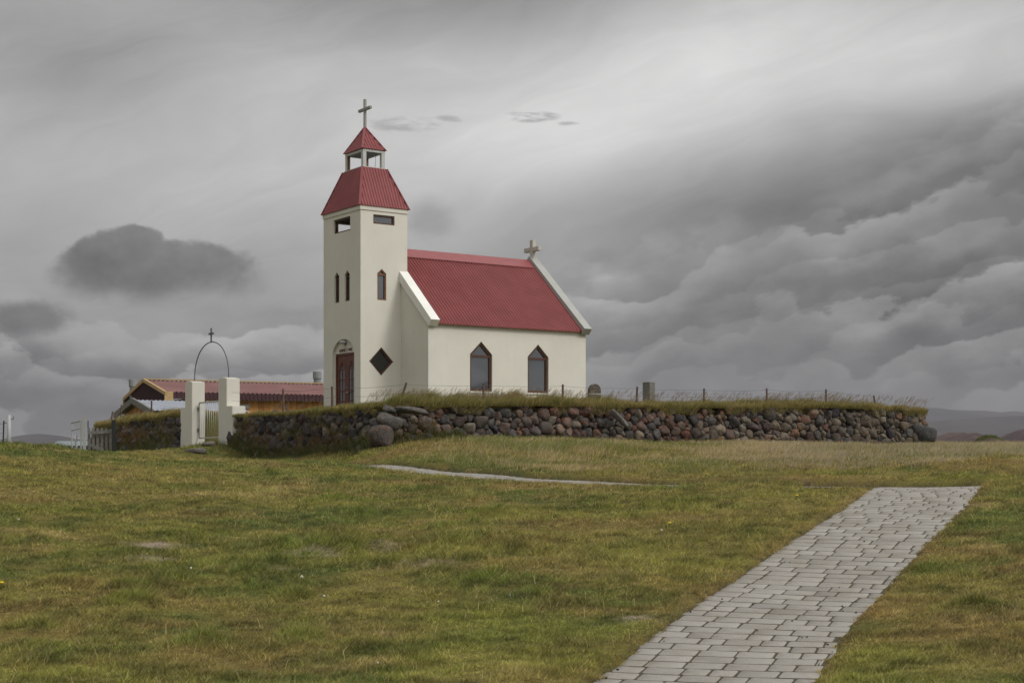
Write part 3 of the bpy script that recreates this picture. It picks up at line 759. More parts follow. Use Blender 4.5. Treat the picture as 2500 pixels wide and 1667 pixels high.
x, y, dp, sd = x[keep], y[keep], dp[keep], sd[keep]
z = ground(x, y, True, dp); d = np.hypot(x, y)
cl = fbm(x*5, y*6, 3, 3); big = fbm(x*.8, y*1.0, 103, 3)
hm = np.exp(-((x-(-.6-(y-17.)*.2))/3.2)**2-((y-17.0)/1.8)**2)
cl2 = fbm(x*2.4, y*4.6, 203, 3)
h = (.010+.024*sst(cl, .3, .75)+.026*sst(cl2, .44, .66)+.008*sst(big, .5, .75)+.035*hm*sst(fbm(x*1.6, y*3.0, 21, 3), .45, .6))*RNG.uniform(.5, 1.25, len(x))
hu = hummock(x, y); h = h*(1+.9*hu); h *= np.where(dp < .15, .7, 1.); h *= np.interp(d, [10, 30], [1., 1.25])
wd = .0048*(d/10)**.75*RNG.uniform(.7, 1.4, len(x))
rn = RNG.random((len(x), 2)); co = palette(x, y, rn)
co = co+(GREEN*1.12*(.6+.8*rn[:, :1])-co)*(hu*.75)[:, None]; co = co+(RUST*1.1-co)*(sst(dp, .28, .0)*.5)[:, None]
cb = fbm(x*7, y*11, 401, 3)*.6+fbm(x*2.2, y*4.5, 402, 3)*.4; co = co*(.55+.95*sst(cb, .30, .70))[:, None]*1.12
z = z+.028*sst(fbm(x*6, y*9, 403, 2), .35, .75)*(dp > .1)
blades('lawn_grass', x, y, z-.004, h, wd, h*1.0, co, 1, kind='stuff', label='short patchy green and straw lawn grass', cat='grass')
# thin straw stalks scattered over the lawn
x, y = scatter(9000, 8, 40, 1.6); dp = dpath(x, y); k = (dp > .1) & (sdyard(x, y) < -.1) & (fbm(x*.9, y*1.4, 77, 3) > .5); x, y, dp = x[k], y[k], dp[k]
z = ground(x, y, True, dp); n = len(x)
blades('dry_stalks', x, y, z, RNG.uniform(.05, .14, n), .004*(np.hypot(x, y)/10)**.7, RNG.uniform(.03, .12, n), np.tile(STRAW*1.25, (n, 1))*RNG.uniform(.7, 1.3, (n, 1)), 3, kind='stuff', label='thin dry straw stalks sticking out of the lawn', cat='grass')
# tall meadow before the front wall
def meadow(n, d0, d1, u0, u1):
    d = RNG.uniform(d0, d1, n); u = RNG.uniform(u0, u1, n); return u*d, d
x, y = meadow(330000, 26, 54, -.11, .44); sd = sdyard(x, y)
dist = -sd
band = sst(y-(28.6+1.2*(fbm(x*.5, y*.5, 44, 3)-.5)*4), 0., 2.2)*sst(x, -2.6, .5)
dens = band*sst(fbm(x*.7, y*.7, 45, 3), .25, .6)
k = (sd < .05) & (RNG.random(len(x)) < dens) & (dpath(x, y) > .2); x, y = x[k], y[k]; sd = sd[k]
z = ground(x, y); n = len(x)
hh = (.06+.20*fbm(x*.8, y*.8, 46, 3))*RNG.uniform(.55, 1.3, n)*(.55+.45*sst(y, 29, 34))*np.interp(sd, [-2.5, -.3], [1, .8])*1.1
g = fbm(x*.45+2, y*.8, 47, 3)
co = OLIVE*1.0+(STRAW*.95-OLIVE*1.0)*sst(g, .34, .54)[:, None]; co = co+(GREEN*1.15-co)*(sst(fbm(x*.55+20, y*.9, 48, 3), .54, .66)*.8)[:, None]
co = co*RNG.uniform(.6, 1.4, (n, 1))*1.22; co = co+(np.array([.46,.375,.29])-co)*((RNG.random(n) < .16+.40*sst(x/y, .08, .2))*.78)[:, None]
blades('meadow_grass', x, y, z, hh, .0095*np.ones(n), hh*.55, co, 3, wind=.5, kind='stuff', label='tall windblown pale meadow grass before the front wall', cat='grass')
# ragged grass at the foot of the left part of the wall and beside the gate
def wallpts(n, s0, s1, o0, o1):
    s = RNG.uniform(s0, s1, n); o = RNG.uniform(o0, o1, n); xy = np.array([outer(v) for v in s]); return xy[:, 0]+xy[:, 2]*o, xy[:, 1]+xy[:, 3]*o, s, o
x, y, s, o = wallpts(84000, -22, 21.5, -.02, 1.9)
wid = np.interp(s, [-22,-18,-9,-2,1.5,22], [1.1,1.5,1.9,1.5,.9,.8])
dens = np.where(s < 1.5, 1., .6)*sst(o, wid, wid*.5)
k = (RNG.random(len(x)) < dens) & ~((s < -GATE_LO-.2) & (s > -GATE_HI+.2) & (o < .3)); x, y, s, o = x[k], y[k], s[k], o[k]; n = len(x)
z = tps(x, y); hh = (.10+.20*fbm(x*1.5, y*1.5, 55, 3))*RNG.uniform(.5, 1.3, n)*sst(o, 2.2, .1)
t = fbm(x*1.1, y*1.1, 56, 3); co = DEEP*1.25+(OLIVE*.85-DEEP*1.25)*sst(t, .42, .62)[:, None]; co = co*RNG.uniform(.5, 1.25, (n, 1)); co = co+(STRAW*.8-co)*((RNG.random(n) < .14)*.7)[:, None]
blades('foot_grass', x, y, z, hh, .009*np.ones(n), hh*.5, co, 3, kind='stuff', label='ragged dark green grass along the foot of the stone wall', cat='grass')
# tufts growing out of the sloping stones left of the corner
x, y, s, o = wallpts(60000, -22, 2.0, 0., .32)
v = RNG.random(len(x)); cl = fbm(s*1.3, v*2.2+3, 57, 3)
dens = sst(cl, .50, .60)*np.where(s < -12, 1.0, np.where(s < -GATE_HI+3.85, .75, .8))*sst(v, 1.05, .35)
dens = np.where(s < -12, np.maximum(dens, .55*sst(v, .95, .5)), np.maximum(dens, .85*sst(v+(cl-.5)*.5, .42, .18)))
k = (RNG.random(len(x)) < dens) & ~((s < -GATE_LO) & (s > -GATE_HI)); x, y, s, o, v = x[k], y[k], s[k], o[k], v[k]; n = len(x)
xy = np.array([outer(q) for q in s]); zb = tps(x, y); zt = walltop(s); z = zb+(zt-zb)*v*.92
bat = np.where(s < -12, .3, .16); off = bat*(zt-z)+RNG.uniform(-.03, .05, n); x = xy[:, 0]+xy[:, 2]*off; y = xy[:, 1]+xy[:, 3]*off
hh = RNG.uniform(.05, .16, n)*(1+.6*sst(v, .4, .1)); t = fbm(s*1.1, v*3, 58, 3)
co = OLIVE*.85+(RUST*.95-OLIVE*.85)*sst(t, .38, .6)[:, None]; co = co+(DEEP*1.2-co)*(sst(v, .5, .1)*.7)[:, None]; co = co*RNG.uniform(.5, 1.25, (n, 1))
blades('wall_tufts', x, y, z, hh, .008*np.ones(n), hh*.8, co, 3, wind=.2, kind='stuff', label='brownish grass tufts rooted between the wall stones', cat='grass')
# turf on the wall top
x, y, s, o = wallpts(250000, -22.2, 21.6, -1.5, .07)
k = ~((s < -GATE_LO) & (s > -GATE_HI)) & (RNG.random(len(x)) < sst(o, -1.6, -.3)); x, y, s, o = x[k], y[k], s[k], o[k]; n = len(x)
z = np.maximum(ground(x, y), walltop(s)-.06)
hs_ = np.interp(s, [-22,-18,-13,-8,-5,-1,0,2,5,8,10,14,16,19,22], [.26,.27,.25,.13,.13,.17,.27,.31,.28,.20,.17,.24,.25,.16,.10])
hh = hs_*(.10+1.45*fbm(x*2.4, y*2.4, 65, 3))*RNG.uniform(.55, 1.3, n)
t = fbm(x*.9, y*.9, 66, 3)
g = np.interp(s, [-22,-13,-8,-5,0,4,8,22], [1.25,1.2,.8,.65,.65,.9,.85,1.0])
co = GREEN*1.05+(OLIVE*1.05-GREEN*1.05)*sst(t, .35, .6)[:, None]
co = co+(np.array([.36,.275,.11])-co)*(RNG.random(n) < g*.75)[:, None]*.8
co = co*RNG.uniform(.6, 1.5, (n, 1))
n2 = 26000; s2 = RNG.uniform(-22.2, 21.6, n2); k = ~((s2 < -GATE_LO) & (s2 > -GATE_HI)); s2 = s2[k]; n2 = len(s2); o2 = RNG.uniform(.0, .10, n2); xy = np.array([outer(q) for q in s2])
dr_ = .02+.22*sst(fbm(s2*2.2, s2*0+3, 67, 3), .45, .7)
x = np.append(x, xy[:, 0]+xy[:, 2]*o2); y = np.append(y, xy[:, 1]+xy[:, 3]*o2); z = np.append(z, walltop(s2)-.03-dr_*RNG.random(n2)); hh = np.append(hh, RNG.uniform(.03, .12, n2))
c2_ = OLIVE*RNG.uniform(.5, 1.2, (n2, 1)); c2_ = c2_+(np.array([.30,.225,.085])-c2_)*(RNG.random(n2) < .4)[:, None]*.8; co = np.vstack([co, c2_]); n = len(x)
blades('turf_grass', x, y, z, hh, .009*np.ones(n), hh*.45, co, 3, wind=.45, kind='stuff', label='thick green and golden turf grass crowning the stone wall', cat='grass')
# seed stalks against wall and sky
ss_ = []
for (a, b, m) in ((-21,-16,40),(-7.5,-4,25),(-1,.3,50),(.3,6.5,330),(6.5,9,80),(9,13,150),(12.5,16.2,230),(16,19.8,110)): ss_.append(RNG.uniform(a, b, m))
s = np.concatenate(ss_); n = len(s); o = RNG.uniform(-.75, 0, n); xy = np.array([outer(q) for q in s]); x = xy[:, 0]+xy[:, 2]*o; y = xy[:, 1]+xy[:, 3]*o
z0 = walltop(s)-.05; hh = RNG.uniform(.26, .50, n); mb_v, mb_f = [], []
sv, sf, scol = [], [], []; c0 = 0
for i in range(n):
    lean = hh[i]*RNG.uniform(.25, .7); base = np.array([x[i], y[i], z0[i]]); cc_ = np.array([.27,.205,.13])*RNG.uniform(.5, 1.2)
    pts = [base+np.array([lean*t*t, 0, hh[i]*(t-.1*t*t)]) for t in (0, .35, .7, 1.)]
    for j in range(3):
        a, b = pts[j], pts[j+1]; sv += [a+(-.0022,0,0), a+(.0022,0,0), b+(.0022,0,0), b+(-.0022,0,0)]; sf.append((c0, c0+1, c0+2, c0+3)); c0 += 4
    tp = pts[-1]
    for q in range(7):
        tt = q/7; p = tp+np.array([lean*.25*(tt-.4), RNG.normal(0, .006), (tt-.7)*.10]); l = .016+.01*RNG.random(); an = RNG.uniform(-.6, .9)
        dd = np.array([math.sin(an)*l, 0, math.cos(an)*l]); sv += [p+(-.004,0,0), p+(.004,0,0), p+dd+(.002,0,0), p+dd+(-.002,0,0)]; sf.append((c0, c0+1, c0+2, c0+3)); c0 += 4
    scol.append(np.tile(cc_, (c0-sum(len(q) for q in scol), 1)))
npmesh('seed_grass', sv, sf, M['grass'], None, np.vstack(scol), kind='stuff', label='thin seeding grass stalks leaning right along the wall top', cat='grass')
# yard grass inside the wall, partly seen through the gate
a = RNG.uniform(.3, 6, 20000); b = RNG.uniform(8, 14, 20000); x, y = wld(a, b); z = ground(x, y); n = len(x); hh = RNG.uniform(.03, .12, n)
co = OLIVE*RNG.uniform(.6, 1.2, (n, 1)); co = co+(np.array([.32,.22,.09])-co)*((RNG.random(n) < .4)*.7)[:, None]
blades('yard_grass', x, y, z, hh, .01*np.ones(n), hh*.5, co, 2, kind='stuff', label='unmown yellowish grass inside the churchyard behind the gate', cat='grass')

# ------------------------------------------------------------------ church (local frame: x along the nave, y across the tower front)
ch = empty('church', (P0X, P0Y, 1.05), TH, label='small cream church with red corrugated roofs and a square front tower', cat='church')
ZO = -1.05     # all heights below are relative to the camera's eye; the empty stands at 1.05
def Zc(z): return z+ZO
TD, TW = 1.612, 2.366; ZE = 7.42; GZ0 = 1.0
FRONT = ((0,0,ZO),(0,1,0),(0,0,1),(-1,0,0))     # polygon coordinates are (y, z)
SIDE = ((0,0,ZO),(1,0,0),(0,0,1),(0,-1,0))      # (x, z), the face to the right
BACKSIDE = ((0,TW,ZO),(1,0,0),(0,0,1),(0,1,0))
REAR = ((TD,0,ZO),(0,1,0),(0,0,1),(1,0,0))
def rect(a, b, c, d): return [(a, c), (b, c), (b, d), (a, d)]
def pointed(a, b, z0, z1, z2): return [(a, z0), (b, z0), (b, z1), ((a+b)/2, z2), (a, z1)]
def ellarch(a, b, z0, z1, z2, n=14):
    m = (a+b)/2; r = (b-a)/2
    return [(a, z0), (b, z0)]+[(m+r*math.cos(t), z1+(z2-z1)*math.sin(t)) for t in np.linspace(0, math.pi, n)]
ARC = ellarch(.395, 1.785, GZ0+.02, 3.12, 3.60)
w_up_f = rect(.642, 1.701, 6.85, 7.28); w_up_s = rect(.433, 1.169, 7.005, 7.285)
w_n1 = pointed(.676, 1.0, 4.73, 5.53, 5.67); w_n2 = pointed(1.345, 1.655, 4.73, 5.53, 5.67)
w_s = pointed(.57, .879, 4.73, 5.53, 5.67)
DIA = [(.291, 2.886), (.711, 2.452), (1.132, 2.886), (.711, 3.32)]
T_ = .16
tw = MB()
tw.prism(rect(0, TW, GZ0, ZE), FRONT, 0, -T_, [ARC, w_up_f, w_n1, w_n2])
tw.prism(rect(T_, TD, GZ0, ZE), SIDE, 0, -T_, [DIA, w_up_s, w_s])
tw.prism(rect(T_, TD, GZ0, ZE), BACKSIDE, 0, -T_, [w_up_s])
tw.prism(rect(T_, TW-T_, GZ0, ZE), REAR, 0, -T_)
tw.build('tower_wall', M['wall'], ch)
# recessed tympanum around the door
ty = MB(); ty.prism(ARC, FRONT, -.085, -.15, [rect(.425, 1.749, GZ0+.05, 3.18)]); ty.build('door_recess', M['wall'], ch)
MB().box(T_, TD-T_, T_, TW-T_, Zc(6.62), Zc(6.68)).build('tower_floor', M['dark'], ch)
MB().box(T_, TD-T_, T_, TW-T_, Zc(7.36), Zc(7.41)).build('tower_ceiling', M['soffit'], ch)
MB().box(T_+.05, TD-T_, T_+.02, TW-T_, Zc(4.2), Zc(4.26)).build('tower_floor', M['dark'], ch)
# fascia ring
fo = .025; fa = MB(); z0, z1 = Zc(7.395), Zc(7.515)
for r_ in ((-fo, TD+fo, -fo, T_), (-fo, TD+fo, TW-T_, TW+fo), (-fo, T_, T_, TW-T_), (TD-T_, TD+fo, T_, TW-T_)): fa.box(*r_, z0, z1)
fa.build('tower_fascia', M['wall'], ch, bevel=0)
def corr(mb, O, E, U, N, w0, w1, lo, hi, pitch=.097, amp=.019, seg=8, thick=.004):
    """corrugated sheet: E along the eave, U up the slope; lo(w), hi(w) are slope lengths"""
    O, E, U, N = (Vector(v) for v in (O, E, U, N)); n = max(2, int((w1-w0)/pitch*seg)); b = len(mb.v)
    for i in range(n+1):
        w = w0+(w1-w0)*i/n; a = amp*math.sin(2*math.pi*w/pitch)
        for t in (lo(w), hi(w)): mb.v.append(tuple(O+E*w+U*t+N*a))
    for i in range(n): k = b+2*i; mb.f.append((k, k+2, k+3, k+1))
def pyramid(name, parent, cx, cy, hx0, hy0, z0, hx1, hy1, z1, mats, capw=.075):
    """four corrugated slopes between two rectangles, with hip flashings"""
    mb = MB(); dz = z1-z0
    for (nx_, ny_) in ((-1,0),(1,0),(0,-1),(0,1)):
        h0, h1 = (hy0, hy1) if nx_ else (hx0, hx1); run = (hx0-hx1) if nx_ else (hy0-hy1); sl = math.hypot(run, dz)
        E = Vector((0, 1, 0)) if nx_ else Vector((1, 0, 0)); out = Vector((nx_, ny_, 0)); U = (-out*run+Vector((0, 0, dz)))/sl; N = (out*dz+Vector((0, 0, run)))/sl
        O = Vector((cx, cy, z0))+out*(hx0 if nx_ else hy0)
        hi = lambda w, h0=h0, h1=h1, sl=sl: sl*min(1., max(0., (h0-abs(w))/max(1e-6, h0-h1)))
        corr(mb, O, E, U, N, -h0, h0, lambda w: 0., hi)
    o = mb.build(name, mats[0], parent, sm=False)
    for p in o.data.polygons: p.use_smooth = True
    for sxn in (-1, 1):
        for syn in (-1, 1):
            p = Vector((cx+sxn*hx0, cy+syn*hy0, z0)); q = Vector((cx+sxn*hx1, cy+syn*hy1, z1)); up = Vector((sxn, syn, .8)).normalized()
            MB().bar(p+up*.004, q+up*.012, capw, .022, up).build('hip_flashing', mats[1], o)
    return o
TCX, TCY = TD/2, TW/2
BX, BY = .38, .565
pyramid('tower_roof', ch, TCX, TCY, TCX+.055, TCY+.055, Zc(7.52), BX+.05, BY+.055, Zc(8.79), (M['red'], M['redcap']))
MB().box(.05, TD-.05, .05, TW-.05, Zc(7.49), Zc(7.515)).build('soffit', M['soffit'], ch)
tf = MB(); tf.box(TCX-BX-.045, TCX+BX+.045, TCY-BY-.045, TCY+BY+.045, Zc(8.775), Zc(8.80)); tf.build('roof_flashing', M['redcap'], ch)
be = MB(); pw_ = .115
be.box(TCX-BX-.02, TCX+BX+.02, TCY-BY-.02, TCY+BY+.02, Zc(8.80), Zc(8.83))
for sxn in (-1, 1):
    for syn in (-1, 1):
        x0 = TCX+sxn*(BX-pw_/2); y0 = TCY+syn*(BY-pw_/2); be.box(x0-pw_/2, x0+pw_/2, y0-pw_/2, y0+pw_/2, Zc(8.83), Zc(9.30))
for syn in (-1, 1): y0 = TCY+syn*(BY-.03); be.box(TCX-BX-.004, TCX+BX+.004, y0-.034, y0+.034, Zc(9.285), Zc(9.355))
for sxn in (-1, 1): x0 = TCX+sxn*(BX-.03); be.box(x0-.033, x0+.033, TCY-BY+.07, TCY+BY-.07, Zc(9.285), Zc(9.353))
be.build('belfry_frame', M['concrete'], ch)
for syn in (-1, 1):
    for sxn in (-1, 1): y0 = TCY+syn*(BY-pw_-.006); x0 = TCX+sxn*(BX-.05); MB().box(x0-.035, x0+.035, y0-.008, y0+.008, Zc(8.83), Zc(9.285)).build('belfry_trim', M['amber'], ch)
MB().box(TCX-BX+.04, TCX+BX-.04, TCY-BY+.04, TCY+BY-.04, Zc(9.30), Zc(9.34)).build('belfry_ceiling', M['soffit'], ch)
MB().tube([(TCX+.17, TCY-.36, Zc(9.3)), (TCX+.165, TCY-.37, Zc(9.05)), (TCX+.14, TCY-.37, Zc(8.83))], .006, 6).build('bell_rope', M['darkmetal'], ch)
pyramid('belfry_roof', ch, TCX, TCY, BX+.035, BY+.035, Zc(9.365), .012, .012, Zc(10.13), (M['red'], M['redcap']), .07)
tc_ = MB(); tc_.box(TCX-.035, TCX+.035, TCY-.035, TCY+.035, Zc(10.08), Zc(11.0)); tc_.box(TCX-.037, TCX+.037, TCY-.37, TCY+.37, Zc(10.655), Zc(10.735))
tc_.build('tower_cross', M['greycross'], ch, label='slender grey cross on top of the belfry')
# nave
NX0, NX1 = 1.39, 7.216; NH = 2.77; NC = TW/2; NY0, NY1 = NC-NH, NC+NH
NSIDE = ((NX0, NY0, ZO), (1,0,0), (0,0,1), (0,-1,0))
NV1 = pointed(1.465, 2.266, 2.0, 3.11, 3.50); NV2 = pointed(3.581, 4.372, 2.0, 3.11, 3.50); NL = NX1-NX0
nv = MB()
nv.prism(rect(0, NL, GZ0, 3.99), NSIDE, 0, -T_, [NV1, NV2])
nv.prism(rect(0, NL, GZ0, 3.99), ((NX0, NY1, ZO), (1,0,0), (0,0,1), (0,1,0)), 0, -T_)
gab = [(-NH+T_, GZ0), (NH-T_, GZ0), (NH-T_, 4.02), (0, 6.42), (-NH+T_, 4.02)]
nv.prism(gab, ((NX0, NC, ZO), (0,1,0), (0,0,1), (-1,0,0)), 0, -T_)
nv.prism(gab, ((NX1, NC, ZO), (0,1,0), (0,0,1), (1,0,0)), 0, -T_)
nv.build('nave_wall', M['wall'], ch)
SL = (6.46-3.93)/2.90; RL = math.hypot(2.90, 2.53)
ro = MB()
for sgn in (-1, 1):
    out = Vector((0, sgn, 0)); U = Vector((0, -sgn*2.90, 2.53))/RL; N = Vector((0, sgn*2.53, 2.90))/RL
    corr(ro, (NX0+.20, NC+sgn*2.90, Zc(3.95)), (1, 0, 0), U, N, 0, NL-.40, lambda w: 0., lambda w: RL-.01, .112, .028)
r = ro.build('nave_roof', M['red'], ch)
for p in r.data.polygons: p.use_smooth = True
rc = MB()
for sgn in (-1, 1):
    e = Vector((0, sgn*.34, -.34*2.53/2.9)); a0 = Vector((TD-.0, NC, Zc(6.53))); a1 = Vector((NX1-.18, NC, Zc(6.53)))
    rc.add([a0, a1, a1+e, a0+e, a0-Vector((0,0,.012)), a1-Vector((0,0,.012)), a1+e-Vector((0,0,.012)), a0+e-Vector((0,0,.012))], [(0,1,2,3),(4,7,6,5),(0,4,5,1),(3,2,6,7),(0,3,7,4),(1,5,6,2)])
rc.build('ridge_cap', M['redcap'], r)
vr = MB()   # flashing beside the rear coping
for xx in (NX1-.26,):
    e = Vector((0, -2.86, -2.86*2.53/2.9)); p = Vector((xx, NC, Zc(6.50))); vr.bar(p+Vector((0,-.1,-.085)), p+e, .12, .02, (0, -1, 1.1))
vr.build('verge_flashing', M['red'], r)
mb = MB()
for i in range(1, 26):
    pass
def cop(x0, x1, name, mt='trimw'):
    mb = MB(); fr = ((0, NC, ZO), (0,1,0), (0,0,1), (1,0,0)); m = .86
    for sgn in (-1, 1):
        top = lambda h: 4.05+m*(3.03-h)
        inner = .0
        poly = [(sgn*inner, top(0)), (sgn*3.03, top(3.03)), (sgn*2.87, 3.873), (sgn*inner, 3.873+m*2.87)]
        mb.prism(poly, fr, x0, x1)
    return mb.build(name, M[mt], ch)
cop(NX0-.055, NX0+.25, 'gable_coping'); cop(NX1-.24, NX1+.055, 'gable_coping', 'trimg')
rcx = NX1-.09; c2 = MB(); c2.box(rcx-.065, rcx+.065, NC-.085, NC+.085, Zc(6.5), Zc(7.19)); c2.box(rcx-.068, rcx+.068, NC-.41, NC+.41, Zc(6.81), Zc(6.95))
c2.build('gable_cross', M['stonecross'], ch, bevel=.008, label='stout pale stone cross on the rear gable')
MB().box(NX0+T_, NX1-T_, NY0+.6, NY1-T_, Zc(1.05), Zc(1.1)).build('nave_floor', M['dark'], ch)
def window(fr, poly, fw, rec, mframe, mpane, transom=None, sill=False, name='window', glass_off=.045, tw_=.06):
    root = MB(); root.prism(poly, fr, -rec, -rec-.07, [inset(poly, fw)])
    if transom:
        xs = [p[0] for p in poly]; O = transom; root.prism(rect(min(xs)+fw*.9, max(xs)-fw*.9, O-tw_/2, O+tw_/2), fr, -rec-.004, -rec-.066)
    o = root.build(name, mframe, ch)
    MB().prism(inset(poly, fw*.5), fr, -rec-glass_off, -rec-glass_off-.008).build('pane', mpane, o)
    if sill:
        xs = [p[0] for p in poly]; zb = min(p[1] for p in poly); MB().prism(rect(min(xs)-.02, max(xs)+.02, zb-.05, zb-.002), fr, .03, -rec).build('sill', M['trimw'], o)
    return o
window(NSIDE, NV1, .07, .05, M['brown'], M['glass'], 3.06, True); window(NSIDE, NV2, .07, .05, M['brown'], M['glass'], 3.06, True)
window(SIDE, DIA, .055, .05, M['brown'], M['glassd'])
window(SIDE, w_s, .045, .02, M['amber'], M['glass'], 5.50, tw_=.045)
window(SIDE, w_up_s, .045, .03, M['brown'], M['glass'])
window(FRONT, w_n1, .05, .05, M['brown'], M['glass'], 5.48, tw_=.045); window(FRONT, w_n2, .05, .05, M['brown'], M['glass'], 5.48, tw_=.045)
uw = MB(); uw.prism(w_up_f, FRONT, -.05, -.11, [inset(w_up_f, .05)]); uw.build('window', M['brown'], ch, label='open unglazed belfry window in the tower front')
# door
DZ = 3.18; dfr = MB(); D0 = rect(.425, 1.749, GZ0+.05, DZ); dfr.prism([(.425,GZ0+.05),(.485,GZ0+.05),(.485,DZ-.07),(1.689,DZ-.07),(1.689,GZ0+.05),(1.749,GZ0+.05),(1.749,DZ),(.425,DZ)], FRONT, -.10, -.16)
dro = dfr.build('door_frame', M['door'], ch)
for k, (a, b) in enumerate(((.489, 1.083), (1.091, 1.685))):
    m = (a+b)/2; hole = pointed(m-.165, m+.165, 1.35, 2.66, 2.96); mb = MB(); mb.prism(rect(a, b, GZ0+.07, DZ-.075), FRONT, -.12, -.16, [hole])
    for zz in (1.72, 2.04, 2.38, 2.69): mb.prism(rect(m-.165, m+.165, zz-.018, zz+.018), FRONT, -.123, -.15)
    mb.prism(rect(m-.013, m+.013, 1.35, 2.93), FRONT, -.124, -.149)
    lf = mb.build('door_leaf', M['door'], ch)
    MB().prism(hole, FRONT, -.14, -.146).build('pane', M['glassp'], lf)
    if k == 0:
        hb = MB(); hb.bar((-.0+.085, b-.04, Zc(1.98)), (.085, b-.15, Zc(1.98)), .022); hb.bar((.12, b-.04, Zc(1.98)), (.08, b-.04, Zc(1.98)), .03); hb2 = MB(); hb2.lathe([(.0,-.012),(.02,-.01),(.02,.01),(0,.012)], (.10, b-.04, Zc(2.14)), 10); hb.build('handle', M['metal'], lf); hb2.build('lock', M['metal'], lf)
st = MB(); st.box(-.45, -.0, .25, 1.92, Zc(GZ0-.1), Zc(GZ0+.045)); st.build('door_step', M['concrete'], ch)
# lamp above the door
lm = MB(); lm.lathe([(.02,-.05),(.10,-.045),(.12,0),(.09,.045),(.02,.055)], (.0, 1.10, Zc(3.50)), 16); l_ = lm.build('door_lamp', M['wpaint'], ch, sm=True); MB().bar((.09, 1.02, Zc(3.46)), (.0, 1.02, Zc(3.45)), .035).build('lamp_bracket', M['darkmetal'], l_)
# lettering ANNO 1949
fc = bpy.data.curves.new('lettering', 'FONT'); fc.body = 'ANNO 1949'; fc.size = .155; fc.extrude = .006; fc.offset = -.0015; fc.align_x = 'CENTER'; fc.space_character = 1.02
fo_ = bpy.data.objects.new('tmp', fc); COL.objects.link(fo_); bpy.context.view_layer.update()
me = bpy.data.meshes.new_from_object(fo_.evaluated_get(bpy.context.evaluated_depsgraph_get())); bpy.data.objects.remove(fo_)
me.name = 'lettering'; me.materials.clear(); me.materials.append(M['door'])
# text x -> -y local, text y -> z, normal -> -x ; slightly condensed
me.transform(Matrix(((0,0,-1,.078),(-.98,0,0,1.075),(0,1,0,Zc(3.215)),(0,0,0,1))))
link('lettering', me, ch, label='brown letters reading ANNO 1949 above the door')

# ------------------------------------------------------------------ gateway
def yard(a, b, z=0.): x, y = wld(a, b); return (x, y, z)
def pillar(b0, b1, blo, bhi, label):
    """tall part b0..b1, low part blo..bhi"""
    bm_ = (b0+b1)/2; o = empty('gate_pillar', yard(.1, bm_, .45), TH, label=label, cat='gate pillar', group='white pillars of the churchyard gate')
    a0, a1 = -.20, .21; f = lambda z: z-.45; zt = 2.26
    pr = [(blo, .3), (bhi, .3), (bhi, 1.465), (b1, 1.465), (b1, zt), (bm_, zt+.035), (b0, zt), (b0, 1.465), (blo, 1.465)]
    pr2 = []
    for p in pr:
        if not pr2 or (abs(p[0]-pr2[-1][0])+abs(p[1]-pr2[-1][1])) > 1e-4: pr2.append(p)
    mb = MB(); mb.prism([(p[0]-bm_, f(p[1])) for p in pr2], ((0,0,0),(0,1,0),(0,0,1),(-1,0,0)), -a0, -a1)
    mb.build('shaft', M['wall'], o, bevel=.012)
    return o
pillar(8.76, 9.33, 8.38, 9.33, 'right white gate pillar stepped down on its right side, nearer the church tower')
pillar(11.26, 11.79, 11.26, 12.15, 'left white gate pillar stepped down on its left side, joined to the overgrown wall')
ga = empty('metal_gate', yard(.1, 10.3, .5), TH, label='galvanised bar gate closed between the two white pillars', cat='gate')
fr_ = MB(); h0, h1, b0, b1 = .08, 1.14, -.94, .90
fr_.tube([(0,b1,h0),(0,b1,h1-.05),(0,b1-.05,h1),(0,b0,h1)], .02, 8); fr_.tube([(0,b1,h0),(0,b0,h0)], .02, 8); fr_.tube([(0,b0,h0),(0,b0,h1)], .02, 8); fr_.build('gate_frame', M['metal'], ga, sm=True)
for i in range(11): b = b0+(i+1)*(b1-b0)/12; MB().tube([(0,b,h0),(0,b,h1)], .009, 6).build('bar', M['metal'], ga, sm=True)
for zz in (.32, .95): MB().box(-.03, .03, b1+.015, b1+.075, zz-.05, zz+.05).build('hinge', M['darkmetal'], ga)
ar = empty('gate_arch', yard(.1, 10.3, 2.27), TH, label='thin grey iron arch carrying a small cross above the white gate pillars', cat='arch')
pts = [(0, 1.24*math.cos(t), 1.12*math.sin(t)**.85) for t in np.linspace(.0, math.pi, 40)]
MB().tube(pts, .016, 8).build('hoop', M['darkmetal'], ar, sm=True)
cr = MB(); cr.box(-.018, .018, -.022, .022, 1.11, 1.53); cr.box(-.02, .02, -.16, .16, 1.34, 1.39); cr.build('arch_cross', M['darkmetal'], ar)

